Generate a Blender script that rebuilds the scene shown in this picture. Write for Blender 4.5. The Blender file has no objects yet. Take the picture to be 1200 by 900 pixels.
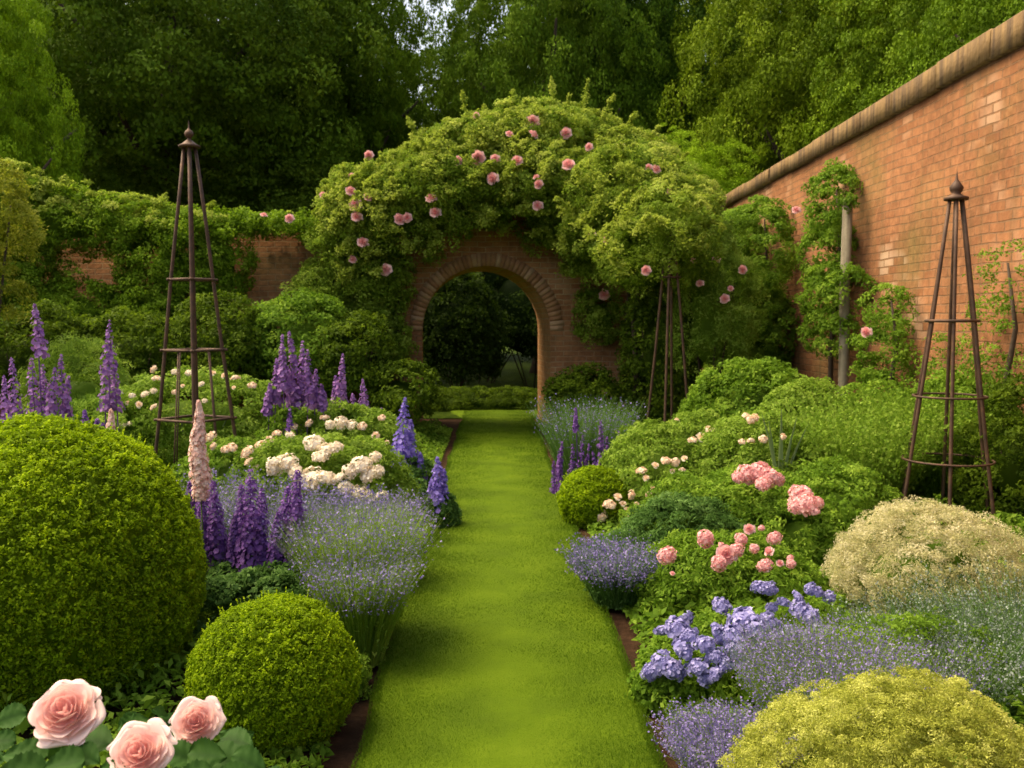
import bpy, math
import numpy as np
from mathutils import Vector, Matrix, Euler

# ------------------------------------------------------------------ camera, sky, sun
S = bpy.context.scene
COL = S.collection
R = math.radians
cam_d = bpy.data.cameras.new('camera')
cam = bpy.data.objects.new('camera', cam_d); COL.objects.link(cam)
cam.location = (0, 0, 1.7)
cam.rotation_euler = (R(90 - 4.06), 0, R(-1.04))
cam_d.lens = 33.0; cam_d.sensor_width = 36.0
cam_d.clip_start = 0.05; cam_d.clip_end = 2000
cam_d.dof.use_dof = True
cam_d.dof.focus_distance = 2.7
cam_d.dof.aperture_fstop = 8.0
S.camera = cam

SUN_EL, SUN_AZ = 60.0, -72.0          # degrees; azimuth from +Y towards +X
W = bpy.data.worlds.new('World'); S.world = W; W.use_nodes = True
nt = W.node_tree
sky = nt.nodes.new('ShaderNodeTexSky'); sky.sky_type = 'NISHITA'
sky.sun_disc = False
sky.sun_elevation = R(SUN_EL); sky.sun_rotation = R(SUN_AZ)
sky.air_density = 1.0; sky.dust_density = 6.0; sky.ozone_density = 0.6
bg = nt.nodes['Background']; bg.inputs['Strength'].default_value = 0.15
nt.links.new(sky.outputs['Color'], bg.inputs['Color'])
sd = bpy.data.lights.new('sun', 'SUN'); sd.energy = 1.1; sd.angle = R(40.0); sd.color = (1.0, 0.90, 0.70)
so = bpy.data.objects.new('sun', sd); COL.objects.link(so)
sv = Vector((math.sin(R(SUN_AZ)) * math.cos(R(SUN_EL)), math.cos(R(SUN_AZ)) * math.cos(R(SUN_EL)), math.sin(R(SUN_EL))))
so.rotation_euler = sv.to_track_quat('Z', 'Y').to_euler()
so.location = sv * 30
S.view_settings.view_transform = 'Standard'
S.view_settings.look = 'None'
S.view_settings.exposure = 1.3
S.view_settings.gamma = 1.0
S.view_settings.use_white_balance = True
S.view_settings.white_balance_temperature = 8000
S.view_settings.white_balance_tint = 8
S.render.engine = 'CYCLES'
S.cycles.max_bounces = 8; S.cycles.diffuse_bounces = 5; S.cycles.transmission_bounces = 4
S.cycles.glossy_bounces = 2; S.cycles.use_denoising = True
S.cycles.caustics_reflective = False; S.cycles.caustics_refractive = False

# ------------------------------------------------------------------ measuring helpers (photo 1200x900 -> metres at distance Y)
RM = cam.rotation_euler.to_matrix()
def at(px, py, Y):
    d = RM @ Vector(((px - 600) / 1100, (450 - py) / 1100, -1))
    return Vector((0, 0, 1.7)) + d * (Y / d.y)
def X(px, Y): return at(px, 430, Y).x
def Z(py, Y): return at(600, py, Y).z
rng = np.random.default_rng(7)

def snoise(P, seed, freq):
    r = np.random.default_rng(seed)
    out = np.zeros(len(P))
    for k in range(7):
        K = r.normal(size=3) * freq
        out += np.sin(P @ K + r.uniform(0, 6.28))
    return out / 3.0
def unit(A): return A / (np.linalg.norm(A, axis=1, keepdims=True) + 1e-9)
def rdir(n): return unit(rng.normal(size=(n, 3)))

# ------------------------------------------------------------------ mesh collector
class MB:
    def __init__(s): s.V = []; s.F = []; s.A = []; s.n = 0; s.smooth = False
    def add(s, V, F, a=0.5):
        V = np.asarray(V, dtype=np.float32).reshape(-1, 3); F = np.asarray(F, dtype=np.int32)
        if len(V) == 0: return s
        s.V.append(V); s.F.append(F + s.n)
        a = np.full(len(V), a, np.float32) if np.isscalar(a) else np.asarray(a, np.float32)
        s.A.append(a); s.n += len(V); return s
    def mesh(s, name, m):
        me = bpy.data.meshes.new(name)
        V = np.concatenate(s.V); A = np.concatenate(s.A)
        loops = np.concatenate([f.ravel() for f in s.F])
        tot = np.concatenate([np.full(len(f), f.shape[1], np.int32) for f in s.F])
        st = np.concatenate([[0], np.cumsum(tot)[:-1]]).astype(np.int32)
        me.vertices.add(len(V)); me.vertices.foreach_set('co', V.ravel())
        me.loops.add(len(loops)); me.loops.foreach_set('vertex_index', loops)
        me.polygons.add(len(tot)); me.polygons.foreach_set('loop_start', st); me.polygons.foreach_set('loop_total', tot)
        if s.smooth: me.polygons.foreach_set('use_smooth', np.ones(len(tot), dtype=bool))
        at_ = me.attributes.new('v', 'FLOAT', 'POINT'); at_.data.foreach_set('value', A)
        me.update(calc_edges=True)
        me.materials.append(m)
        return me
    def build(s, name, m, parent=None, loc=None):
        o = bpy.data.objects.new(name, s.mesh(name, m)); COL.objects.link(o)
        if parent is not None: o.parent = parent
        if loc is not None: o.location = loc
        return o

def tag(o, label=None, cat=None, group=None, kind=None):
    if label: o['label'] = label
    if cat: o['category'] = cat
    if group: o['group'] = group
    if kind: o['kind'] = kind
    return o
def empty(name, loc, label, cat, group=None, rz=0):
    o = bpy.data.objects.new(name, None); COL.objects.link(o)
    o.location = loc; o.rotation_euler = (0, 0, rz); o.empty_display_size = .1
    return tag(o, label, cat, group)
def place(me, name, parent, loc=(0, 0, 0), rot=(0, 0, 0), sc=1.0):
    o = bpy.data.objects.new(name, me); COL.objects.link(o); o.parent = parent
    o.location = loc; o.rotation_euler = rot
    o.scale = (sc, sc, sc) if np.isscalar(sc) else sc
    return o

# ------------------------------------------------------------------ materials
def newmat(name):
    m = bpy.data.materials.new(name); m.use_nodes = True
    t = m.node_tree; b = t.nodes['Principled BSDF']; return m, t, b
def mixc(t, f, a, b, mode='MIX'):
    n = t.nodes.new('ShaderNodeMix'); n.data_type = 'RGBA'; n.blend_type = mode
    for k, v in ((0, f), (6, a), (7, b)):
        if isinstance(v, (int, float)): n.inputs[k].default_value = v
        elif isinstance(v, tuple): n.inputs[k].default_value = (*v[:3], 1)
        else: t.links.new(v, n.inputs[k])
    return n.outputs[2]
def noise(t, scale, detail=3, vec=None, rough=.55):
    n = t.nodes.new('ShaderNodeTexNoise'); n.inputs['Scale'].default_value = scale
    n.inputs['Detail'].default_value = detail; n.inputs['Roughness'].default_value = rough
    if vec is not None: t.links.new(vec, n.inputs['Vector'])
    return n.outputs['Fac']
def ramp(t, f, stops):
    n = t.nodes.new('ShaderNodeValToRGB'); t.links.new(f, n.inputs[0])
    e = n.color_ramp.elements
    while len(e) < len(stops): e.new(.5)
    for i, (p, c) in enumerate(stops):
        e[i].position = p; e[i].color = (c, c, c, 1) if np.isscalar(c) else (*c, 1)
    return n.outputs[0]
def objco(t): return t.nodes.new('ShaderNodeTexCoord').outputs['Object']
def mapping(t, vec, sc=(1, 1, 1), rot=(0, 0, 0), loc=(0, 0, 0)):
    n = t.nodes.new('ShaderNodeMapping'); t.links.new(vec, n.inputs[0])
    n.inputs['Scale'].default_value = sc; n.inputs['Rotation'].default_value = rot; n.inputs['Location'].default_value = loc
    return n.outputs[0]
def bump(t, b, h, strength=.4, dist=.02):
    n = t.nodes.new('ShaderNodeBump'); n.inputs['Strength'].default_value = strength; n.inputs['Distance'].default_value = dist
    t.links.new(h, n.inputs['Height']); t.links.new(n.outputs[0], b.inputs['Normal'])

def leafmat(name, lo, mid, hi, trans=.48, rough=.7, spec=.12, patch=1.3, objtint=False):
    """lo..hi: per-leaf colour spread; broad patches of older and newer growth"""
    m, t, b = newmat(name)
    a = t.nodes.new('ShaderNodeAttribute'); a.attribute_name = 'v'
    g = t.nodes.new('ShaderNodeNewGeometry')
    nz = noise(t, patch, 2, g.outputs['Position'])
    mm = t.nodes.new('ShaderNodeMath'); mm.operation = 'MULTIPLY_ADD'; t.links.new(nz, mm.inputs[0]); mm.inputs[1].default_value = .9; mm.inputs[2].default_value = -.45
    ad = t.nodes.new('ShaderNodeMath'); ad.operation = 'ADD'; ad.use_clamp = True
    t.links.new(a.outputs['Fac'], ad.inputs[0]); t.links.new(mm.outputs[0], ad.inputs[1])
    c = ramp(t, ad.outputs[0], [(0.0, lo), (.5, mid), (1.0, hi)])
    if objtint:
        oi = t.nodes.new('ShaderNodeObjectInfo'); c = mixc(t, 1.0, c, oi.outputs['Color'], 'MULTIPLY')
    t.links.new(c, b.inputs['Base Color']); b.inputs['Roughness'].default_value = rough
    b.inputs['Specular IOR Level'].default_value = spec
    tr = t.nodes.new('ShaderNodeBsdfTranslucent'); t.links.new(c, tr.inputs['Color'])
    mx = t.nodes.new('ShaderNodeMixShader'); mx.inputs[0].default_value = trans
    t.links.new(b.outputs[0], mx.inputs[1]); t.links.new(tr.outputs[0], mx.inputs[2])
    t.links.new(mx.outputs[0], t.nodes['Material Output'].inputs['Surface'])
    return m
M = {}
M['box'] = leafmat('box leaves', (0.1174, 0.2018, 0.0081), (0.2252, 0.3632, 0.0121), (0.3915, 0.545, 0.0242), patch=4)
M['rose'] = leafmat('rose foliage', (0.1078, 0.1869, 0.0149), (0.2002, 0.3214, 0.0299), (0.3696, 0.4933, 0.0822), patch=1.2)
M['mid'] = leafmat('garden foliage', (0.0792, 0.1661, 0.0121), (0.1505, 0.2868, 0.0271), (0.2694, 0.4226, 0.0529), patch=2)
M['light'] = leafmat('fresh foliage', (0.1102, 0.2009, 0.0181), (0.2009, 0.337, 0.0389), (0.337, 0.4795, 0.0842), patch=2)
M['cool'] = leafmat('bluish foliage', (0.0517, 0.1265, 0.023), (0.0978, 0.2127, 0.0437), (0.1725, 0.3105, 0.0862), patch=2)
M['deep'] = leafmat('deep green foliage', (0.0408, 0.0826, 0.0047), (0.0828, 0.1474, 0.0095), (0.1403, 0.2241, 0.0177), patch=1.5)
M['vine'] = leafmat('vine leaves', (0.084, 0.168, 0.0084), (0.1611, 0.2869, 0.0168), (0.28, 0.434, 0.042), patch=1)
M['grey'] = leafmat('grey green foliage', (.080, .140, .055), (.14, .22, .085), (.22, .30, .14), patch=3)
M['gold'] = leafmat('golden foliage', (0.2433, 0.2821, 0.0418), (0.4663, 0.5016, 0.094), (0.669, 0.6897, 0.209), patch=3)
M['cream_leaf'] = leafmat('cream variegated foliage', (0.3672, 0.378, 0.1544), (0.594, 0.5616, 0.297), (0.8208, 0.7668, 0.5227), patch=4)
M['tree'] = leafmat('tree leaves', (0.0565, 0.1129, 0.0063), (0.0969, 0.1803, 0.011), (0.1615, 0.2666, 0.022), patch=.35, objtint=True, trans=.22)
M['mown'] = leafmat('mown grass blades', (0.0465, 0.104, 0.0036), (0.0698, 0.1448, 0.0054), (0.1047, 0.1901, 0.0108), patch=1.1, trans=.3)
M['golden_tree'] = leafmat('golden tree leaves', (.14, .18, .012), (.27, .31, .03), (.42, .44, .07), patch=2)
M['fresh'] = leafmat('shoot and lit top leaves', (0.176, 0.2585, 0.0242), (0.308, 0.407, 0.0495), (0.462, 0.539, 0.11), patch=2)  # young shoots, plus pale tops where a lit look is put into colour
M['shade'] = leafmat('dark shrub leaves', (0.0112, 0.0272, 0.0024), (0.0256, 0.0544, 0.004), (0.052, 0.096, 0.008), patch=1.2)  # darker leaf colour carries the dimness behind the arch opening
M['shaded_bush'] = leafmat('shadowed foliage', (.010, .026, .003), (.022, .050, .005), (.045, .085, .010), patch=1.2)  # near-black leaf colour stands in for shade beyond the gateway
M['tuft'] = leafmat('grassy stems', (0.1181, 0.2314, 0.019), (0.1944, 0.3438, 0.0381), (0.3055, 0.4496, 0.0741), patch=3)

def petal(name, lo, hi, trans=.25):
    m, t, b = newmat(name)
    a = t.nodes.new('ShaderNodeAttribute'); a.attribute_name = 'v'
    c = ramp(t, a.outputs['Fac'], [(0, lo), (1, hi)])
    t.links.new(c, b.inputs['Base Color']); b.inputs['Roughness'].default_value = .6
    b.inputs['Specular IOR Level'].default_value = .2
    tr = t.nodes.new('ShaderNodeBsdfTranslucent'); t.links.new(c, tr.inputs['Color'])
    mx = t.nodes.new('ShaderNodeMixShader'); mx.inputs[0].default_value = trans
    t.links.new(b.outputs[0], mx.inputs[1]); t.links.new(tr.outputs[0], mx.inputs[2])
    t.links.new(mx.outputs[0], t.nodes['Material Output'].inputs['Surface'])
    return m
M['pink'] = petal('pink petals', (.80, .36, .37), (.93, .63, .62))
M['rosepink'] = petal('rose petals', (.88, .50, .46), (.95, .76, .71))
M['blush'] = petal('blush petals', (.85, .62, .44), (.93, .82, .66))
M['cream'] = petal('cream petals', (.82, .70, .53), (.93, .88, .76))
M['plume'] = petal('pink plume florets', (.82, .50, .44), (.95, .78, .70))
M['violet'] = petal('violet florets', (.10, .035, .20), (.26, .12, .42))
M['mauve'] = petal('mauve florets', (.18, .07, .28), (.42, .22, .52))
M['blue'] = petal('violet blue florets', (.13, .08, .42), (.34, .26, .72))
M['lilac'] = petal('lilac blue florets', (.21, .20, .46), (.43, .41, .70))
M['lavender'] = petal('lavender florets', (.14, .11, .32), (.34, .28, .58))
M['silver'] = petal('silvery florets', (.13, .18, .14), (.30, .35, .32))

m, t, b = newmat('soil'); o_ = objco(t)
c = ramp(t, noise(t, 9, 8, o_, .7), [(.3, (.030, .016, .008)), (.5, (.060, .030, .015)), (.72, (.11, .058, .030))])
t.links.new(c, b.inputs['Base Color']); b.inputs['Roughness'].default_value = .95
b.inputs['Specular IOR Level'].default_value = .1; bump(t, b, noise(t, 35, 8, o_, .75), 1.0, .05); M['soil'] = m
m, t, b = newmat('turf'); o_ = objco(t)
c = ramp(t, noise(t, 2.2, 6, o_), [(.3, (.055, .10, .004)), (.55, (.078, .135, .005)), (.75, (.10, .16, .008))])
t.links.new(c, b.inputs['Base Color']); b.inputs['Roughness'].default_value = .9; b.inputs['Specular IOR Level'].default_value = .1
bump(t, b, noise(t, 160, 4, o_), .8, .01); M['turf'] = m

m, t, b = newmat('rough grass'); o_ = objco(t)
c = ramp(t, noise(t, 6, 6, o_), [(.3, (.015, .03, .004)), (.7, (.05, .085, .008))])
t.links.new(c, b.inputs['Base Color']); b.inputs['Roughness'].default_value = .95; bump(t, b, noise(t, 60, 4, o_), 1.0, .03); b.inputs['Specular IOR Level'].default_value = .03; M['rough'] = m

def brickmat(name, axis, c1, c2, mortar, bw, bh, pale=0.0, stain=.5, green=.3):
    m, t, b = newmat(name); o_ = objco(t)
    sx = t.nodes.new('ShaderNodeSeparateXYZ'); t.links.new(o_, sx.inputs[0])
    cx = t.nodes.new('ShaderNodeCombineXYZ')
    t.links.new(sx.outputs[axis], cx.inputs[0]); t.links.new(sx.outputs[2], cx.inputs[1])
    # courses wander a little
    nd = t.nodes.new('ShaderNodeTexNoise'); nd.inputs['Scale'].default_value = 2.2; nd.inputs['Detail'].default_value = 3
    t.links.new(cx.outputs[0], nd.inputs['Vector'])
    vs = t.nodes.new('ShaderNodeVectorMath'); vs.operation = 'MULTIPLY_ADD'
    t.links.new(nd.outputs['Color'], vs.inputs[0]); vs.inputs[1].default_value = (.05, .045, 0)
    t.links.new(cx.outputs[0], vs.inputs[2]); co = vs.outputs[0]
    br = t.nodes.new('ShaderNodeTexBrick'); t.links.new(co, br.inputs['Vector'])
    br.inputs['Scale'].default_value = 1; br.inputs['Brick Width'].default_value = bw; br.inputs['Row Height'].default_value = bh
    br.inputs['Mortar Size'].default_value = .010; br.inputs['Mortar Smooth'].default_value = .5; br.inputs['Bias'].default_value = -.1
    br.inputs['Color1'].default_value = (*c1, 1); br.inputs['Color2'].default_value = (*c2, 1); br.inputs['Mortar'].default_value = (*mortar, 1)
    c = br.outputs['Color']
    n1 = noise(t, 1.1, 5, o_)
    c = mixc(t, ramp(t, n1, [(.38, 0.0), (.66, .7)]), c, tuple(x * .55 for x in c1))
    c = mixc(t, ramp(t, noise(t, 14, 5, o_), [(.45, 0.0), (.8, .5)]), c, tuple(min(1, x * 1.35) for x in c2))
    st = noise(t, 2.0, 5, mapping(t, o_, (3.2, 3.2, .28)))
    c = mixc(t, ramp(t, st, [(.5, 0.0), (.78, stain)]), c, (.10, .065, .03))
    # lime bloom on single bricks, kept in patches
    vo = t.nodes.new('ShaderNodeTexWhiteNoise')
    b2 = t.nodes.new('ShaderNodeTexBrick'); t.links.new(co, b2.inputs['Vector'])
    b2.inputs['Scale'].default_value = 1; b2.inputs['Brick Width'].default_value = bw; b2.inputs['Row Height'].default_value = bh
    b2.inputs['Mortar Size'].default_value = .008; b2.inputs['Color1'].default_value = (0, 0, 0, 1); b2.inputs['Color2'].default_value = (1, 1, 1, 1); b2.inputs['Mortar'].default_value = (0, 0, 0, 1)
    mask = ramp(t, noise(t, .75, 3, mapping(t, o_, loc=(0, 4.35, 1.1))), [(.56, 0.0), (.72, pale)])
    mk = t.nodes.new('ShaderNodeMath'); mk.operation = 'MULTIPLY'; t.links.new(mask, mk.inputs[0])
    t.links.new(ramp(t, b2.outputs['Color'], [(.35, 0.0), (.8, 1.0)]), mk.inputs[1])
    c = mixc(t, mk.outputs[0], c, (.44, .33, .23))
    gm = ramp(t, noise(t, .9, 5, mapping(t, o_, loc=(3, 1, 5))), [(.52, 0.0), (.75, green)])
    c = mixc(t, gm, c, (.10, .11, .03))
    t.links.new(c, b.inputs['Base Color']); b.inputs['Roughness'].default_value = .92
    b.inputs['Specular IOR Level'].default_value = .15
    inv = t.nodes.new('ShaderNodeMath'); inv.operation = 'MULTIPLY_ADD'; t.links.new(br.outputs['Fac'], inv.inputs[0]); inv.inputs[1].default_value = -1.0
    t.links.new(noise(t, 22, 5, o_), inv.inputs[2])
    bump(t, b, inv.outputs[0], .8, .012)
    return m
M['brick_side'] = brickmat('long wall brick', 1, (.195, .082, .036), (.275, .125, .058), (.17, .10, .055), .25, .088, pale=.65, stain=.65, green=.4)
M['brick_back'] = brickmat('back wall brick', 0, (.26, .11, .045), (.38, .18, .08), (.36, .25, .14), .24, .085, stain=.4, green=.5)
M['brick_gate'] = brickmat('gateway brick', 0, (.26, .11, .048), (.37, .18, .085), (.42, .30, .18), .24, .080, pale=.3, stain=.3, green=.3)
def stonemat(name, a, bb, streak):
    m, t, b = newmat(name); o_ = objco(t)
    c = ramp(t, noise(t, 2.5, 6, o_), [(.3, a), (.7, bb)])
    c = mixc(t, ramp(t, noise(t, 3, 5, mapping(t, o_, (5, 5, .35))), [(.42, 0.0), (.62, streak)]), c, (.06, .035, .02))
    t.links.new(c, b.inputs['Base Color']); b.inputs['Roughness'].default_value = .9
    bump(t, b, noise(t, 18, 6, o_), .6, .02); return m
M['coping'] = stonemat('coping stone', (.17, .098, .038), (.32, .205, .085), .75)
M['slab'] = stonemat('slate capping', (.07, .06, .04), (.13, .11, .07), .5)
M['bark'] = stonemat('bark', (.035, .024, .014), (.08, .055, .035), .6)
M['stem'] = stonemat('green stem', (.05, .09, .02), (.09, .14, .04), .2)
M['post'] = stonemat('weathered wood', (.17, .15, .10), (.27, .24, .17), .5)
m, t, b = newmat('rusty iron'); o_ = objco(t)
c = ramp(t, noise(t, 14, 6, o_), [(.3, (.045, .026, .018)), (.6, (.10, .052, .030)), (.8, (.16, .08, .04))])
t.links.new(c, b.inputs['Base Color']); b.inputs['Roughness'].default_value = .62; b.inputs['Metallic'].default_value = .35
bump(t, b, noise(t, 90, 4, o_), .4, .004); M['iron'] = m

# ------------------------------------------------------------------ geometry makers
def leaves(mb, P, N, size, aspect=.5, fold=.25, spread=.6, droop=0.0, var=None):
    """one folded four-cornered leaf per point"""
    n = len(P)
    if n == 0: return
    N = unit(N + rng.normal(size=(n, 3)) * spread)
    D = np.cross(N, rdir(n)); D = unit(D); D[:, 2] -= droop; D = unit(D)
    Wd = unit(np.cross(N, D)); Nn = unit(np.cross(D, Wd))
    L = (np.asarray(size) * rng.uniform(.65, 1.35, n))[:, None]
    w = L * aspect * .5
    v0 = P - D * L * .5; v2 = P + D * L * .5
    up = Nn * w * fold * 2
    v1 = P + Wd * w + up - D * L * .06; v3 = P - Wd * w + up - D * L * .06
    V = np.stack([v0, v1, v2, v3], 1).reshape(-1, 3)
    F = np.arange(4 * n).reshape(n, 4)
    a = rng.uniform(0, 1, n) if var is None else np.clip(var + rng.normal(size=n) * .14, 0, 1)
    mb.add(V, F, np.repeat(a, 4))

def core(mb, c, rad, seed=1, lump=.12, seg=28, freq=2.2):
    """lumpy closed body added inside leaves or florets to block light and view"""
    u = np.linspace(0, 2 * np.pi, seg, endpoint=False); v = np.linspace(.02, np.pi - .02, seg // 2)
    U, Vv = np.meshgrid(u, v); d = np.stack([np.sin(Vv) * np.cos(U), np.sin(Vv) * np.sin(U), np.cos(Vv)], -1).reshape(-1, 3)
    r = 1 + lump * snoise(d, seed, freq)
    P = np.asarray(c) + d * np.asarray(rad) * r[:, None]
    nr, nc = len(v), seg
    i = np.arange(nr - 1)[:, None] * nc; j = np.arange(nc)[None]
    F = np.stack([i + j, i + nc + j, i + nc + (j + 1) % nc, i + (j + 1) % nc], -1).reshape(-1, 4)
    mb.add(P, F, .15)  # added body in the darker leaf tone, shades the inside

def clumps(mb, c, rad, ncl, per, clr, size, aspect=.5, spread=.7, droop=0.0, seed=1, lump=.12, shell=.80, zmin=-.7, flat=.75, withcore=.62, vspread=.25):
    """leaf clumps over an ellipsoid, darker gaps of shadow and added dark core between them"""
    c = np.asarray(c, float); rad = np.asarray(rad, float); size = size * .78; per = int(per * .80); ncl = int(ncl * 2); clr = clr * .88
    d = rdir(int(ncl * 2)); d = d[d[:, 2] > zmin][:ncl]
    r = (1 + lump * snoise(d, seed, 2.2)) * rng.uniform(shell, 1.03, len(d))
    C = c + d * rad * r[:, None]
    sc = rng.uniform(.6, 1.4, len(C))
    k = np.repeat(np.arange(len(C)), per); n = len(k)
    e = rdir(n); e = unit(e + d[k] * .8 + np.array([0, 0, .3]))
    off = e * (clr * sc[k] * rng.uniform(.25, 1.0, n) ** .5)[:, None]; off[:, 2] *= flat
    P = C[k] + off
    nrm = unit(e + d[k] * .5 + np.array([0, 0, .35]))
    cv = np.clip(rng.normal(.5, vspread, len(C)), 0, 1)
    leaves(mb, P, nrm, size, aspect, spread=spread, droop=droop, var=cv[k])
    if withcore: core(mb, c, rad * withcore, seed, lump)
    return C, d

def tube(mb, pts, rads, seg=8, a=.5, cap=True):
    pts = [Vector(p) for p in pts]; n = len(pts)
    if np.isscalar(rads): rads = [rads] * n
    V = []
    ref = None
    for i, p in enumerate(pts):
        tdir = (pts[min(i + 1, n - 1)] - pts[max(i - 1, 0)]).normalized()
        if ref is None: ref = tdir.orthogonal().normalized()
        ref = (ref - tdir * ref.dot(tdir)).normalized(); bi = tdir.cross(ref)
        for k in range(seg):
            an = 2 * math.pi * k / seg
            V.append(p + (ref * math.cos(an) + bi * math.sin(an)) * rads[i])
    F = [(i * seg + k, i * seg + (k + 1) % seg, (i + 1) * seg + (k + 1) % seg, (i + 1) * seg + k) for i in range(n - 1) for k in range(seg)]
    mb.add(np.array([tuple(v) for v in V]), np.array(F), a)
    if cap:
        for ring, rev in ((0, True), (n - 1, False)):
            idx = [ring * seg + k for k in range(seg)]
            if rev: idx = idx[::-1]
            mb.F.append(np.array([idx], np.int32) + (mb.n - len(V)))
def lathe(mb, prof, c=(0, 0, 0), seg=16, a=.5):
    V = [(c[0] + r * math.cos(2 * math.pi * k / seg), c[1] + r * math.sin(2 * math.pi * k / seg), c[2] + z) for r, z in prof for k in range(seg)]
    F = [(i * seg + k, i * seg + (k + 1) % seg, (i + 1) * seg + (k + 1) % seg, (i + 1) * seg + k) for i in range(len(prof) - 1) for k in range(seg)]
    mb.add(V, F, a)
def boxm(mb, lo, hi, a=.5):
    x0, y0, z0 = lo; x1, y1, z1 = hi
    V = [(x0, y0, z0), (x1, y0, z0), (x1, y1, z0), (x0, y1, z0), (x0, y0, z1), (x1, y0, z1), (x1, y1, z1), (x0, y1, z1)]
    mb.add(V, [(0, 3, 2, 1), (4, 5, 6, 7), (0, 1, 5, 4), (1, 2, 6, 5), (2, 3, 7, 6), (3, 0, 4, 7)], a)

def ribbons(mb, B, dirs, L, bend, wid, seg=4, a=None, sway=.15):
    """thin arching stems; returns the tip points and tip directions"""
    n = len(B); ts = np.linspace(0, 1, seg + 1)
    side = unit(np.cross(dirs, np.array([0, 0, 1.0])) + rng.normal(size=(n, 3)) * .5)
    sw = rng.normal(size=(n, 3)) * sway; out = dirs.copy(); out[:, 2] = 0; out = out + sw * [1, 1, 0]
    P = []
    for tt in ts:
        p = B + dirs * (L * tt)[:, None] + out * (bend * L * tt ** 2)[:, None]
        p[:, 2] -= (bend * L * .45 * tt ** 2.2)
        P.append(p)
    V = []
    for i, p in enumerate(P):
        w = (wid * (1 - .75 * ts[i]))
        V += [p - side * w, p + side * w]
    V = np.stack(V, 1)
    F = np.array([[2 * i, 2 * i + 1, 2 * i + 3, 2 * i + 2] for i in range(seg)])
    FF = (np.arange(n)[:, None, None] * (2 * (seg + 1)) + F[None]).reshape(-1, 4)
    a = rng.uniform(0, 1, n) if a is None else a
    mb.add(V.reshape(-1, 3), FF, np.repeat(a, 2 * (seg + 1)))
    return np.stack(P, 1)

def florets(mb, P, N, size, petals=5, var=None, cup=.3):
    """little open flowers: `petals` four-cornered petals round a centre"""
    n = len(P); N = unit(N)
    U = unit(np.cross(N, rdir(n))); Vv = np.cross(N, U)
    s = (np.asarray(size) * rng.uniform(.75, 1.25, n))[:, None]
    a = rng.uniform(0, 1, n) if var is None else var
    for k in range(petals):
        an = 2 * math.pi * k / petals
        d = U * math.cos(an) + Vv * math.sin(an); w = -U * math.sin(an) + Vv * math.cos(an)
        hw = .62 * math.sin(math.pi / petals) * 1.25
        v0 = P; v1 = P + (d * .62 + w * hw) * s + N * s * cup * .7; v2 = P + d * s + N * s * cup * .5; v3 = P + (d * .62 - w * hw) * s + N * s * cup * .7
        mb.add(np.stack([v0, v1, v2, v3], 1).reshape(-1, 3), np.arange(4 * n).reshape(n, 4), np.repeat(np.clip(a + rng.normal(size=n) * .1, 0, 1), 4))

def rose_mb(Rr=1.0, nlayers=46, res=5, seed=3, opened=1.0):
    """cabbage rose: cupped petals wrapped in golden-angle order, ruffled rims"""
    r_ = np.random.default_rng(seed); mb = MB(); mb.smooth = True
    for i in range(nlayers):
        f = (i + .5) / nlayers
        th = i * 2.39996 + r_.uniform(-.25, .25)
        Ro = Rr * (.10 + .88 * f ** .85) * r_.uniform(.93, 1.07)
        H = Rr * (.66 - .30 * f ** 1.8) * r_.uniform(.92, 1.08)
        half = (1.15 - .45 * f) * r_.uniform(.85, 1.1)
        curl = Rr * (.04 + .34 * max(0, f - .35) * opened)
        nu, nv = 2 * res + 1, res + 3
        u = np.linspace(-1, 1, nu); v = np.linspace(0, 1, nv)
        Uu, Vv = np.meshgrid(u, v)
        vv = Vv * (1 - .62 * (1 - np.sqrt(1 - (.94 * Uu) ** 2)) + .025 * np.cos(Uu * 4 + i) * Vv)
        rad = Ro * (1 - (1 - vv) ** 2.1) + .06 * Rr * np.sin(Uu * 4 + i * 1.7) * Vv ** 3 * (.3 + f)
        rad *= 1 + .10 * (Uu ** 2) * Vv * f
        ang = th + Uu * half * (.35 + .65 * np.sin(np.clip(vv, 0, 1) * 1.75))
        z = H * vv ** 1.25 - curl * np.clip(vv - .55, 0, 1) ** 2 * 6 - .22 * Rr * f * 1.0
        z += .025 * Rr * np.sin(Uu * 6 + i) * Vv ** 2
        Pp = np.stack([rad * np.cos(ang), rad * np.sin(ang), z], -1).reshape(-1, 3)
        ii = np.arange(nv - 1)[:, None] * nu + np.arange(nu - 1)[None]
        F = np.stack([ii, ii + 1, ii + nu + 1, ii + nu], -1).reshape(-1, 4)
        col = np.clip(.12 + .75 * f + .25 * (Vv.ravel() - .5) + r_.uniform(-.08, .08), 0, 1)
        mb.add(Pp, F, col)
    return mb
ROSE_HI = [rose_mb(1, 38, 8, s, .9).mesh('blossom', M['rosepink']) for s in (3, 11, 23)]
def rose_lo(mat, n=20, seed=1): return rose_mb(1, n, 2, seed, 1.2).mesh('blossom', mat)
ROSE_PINK = [rose_lo(M['pink'], 22, s) for s in (1, 2, 5)]
ROSE_BLUSH = [rose_lo(M['blush'], 16, s) for s in (4, 6)]
ROSE_CREAM = [rose_lo(M['cream'], 16, s) for s in (7, 8)]

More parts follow.
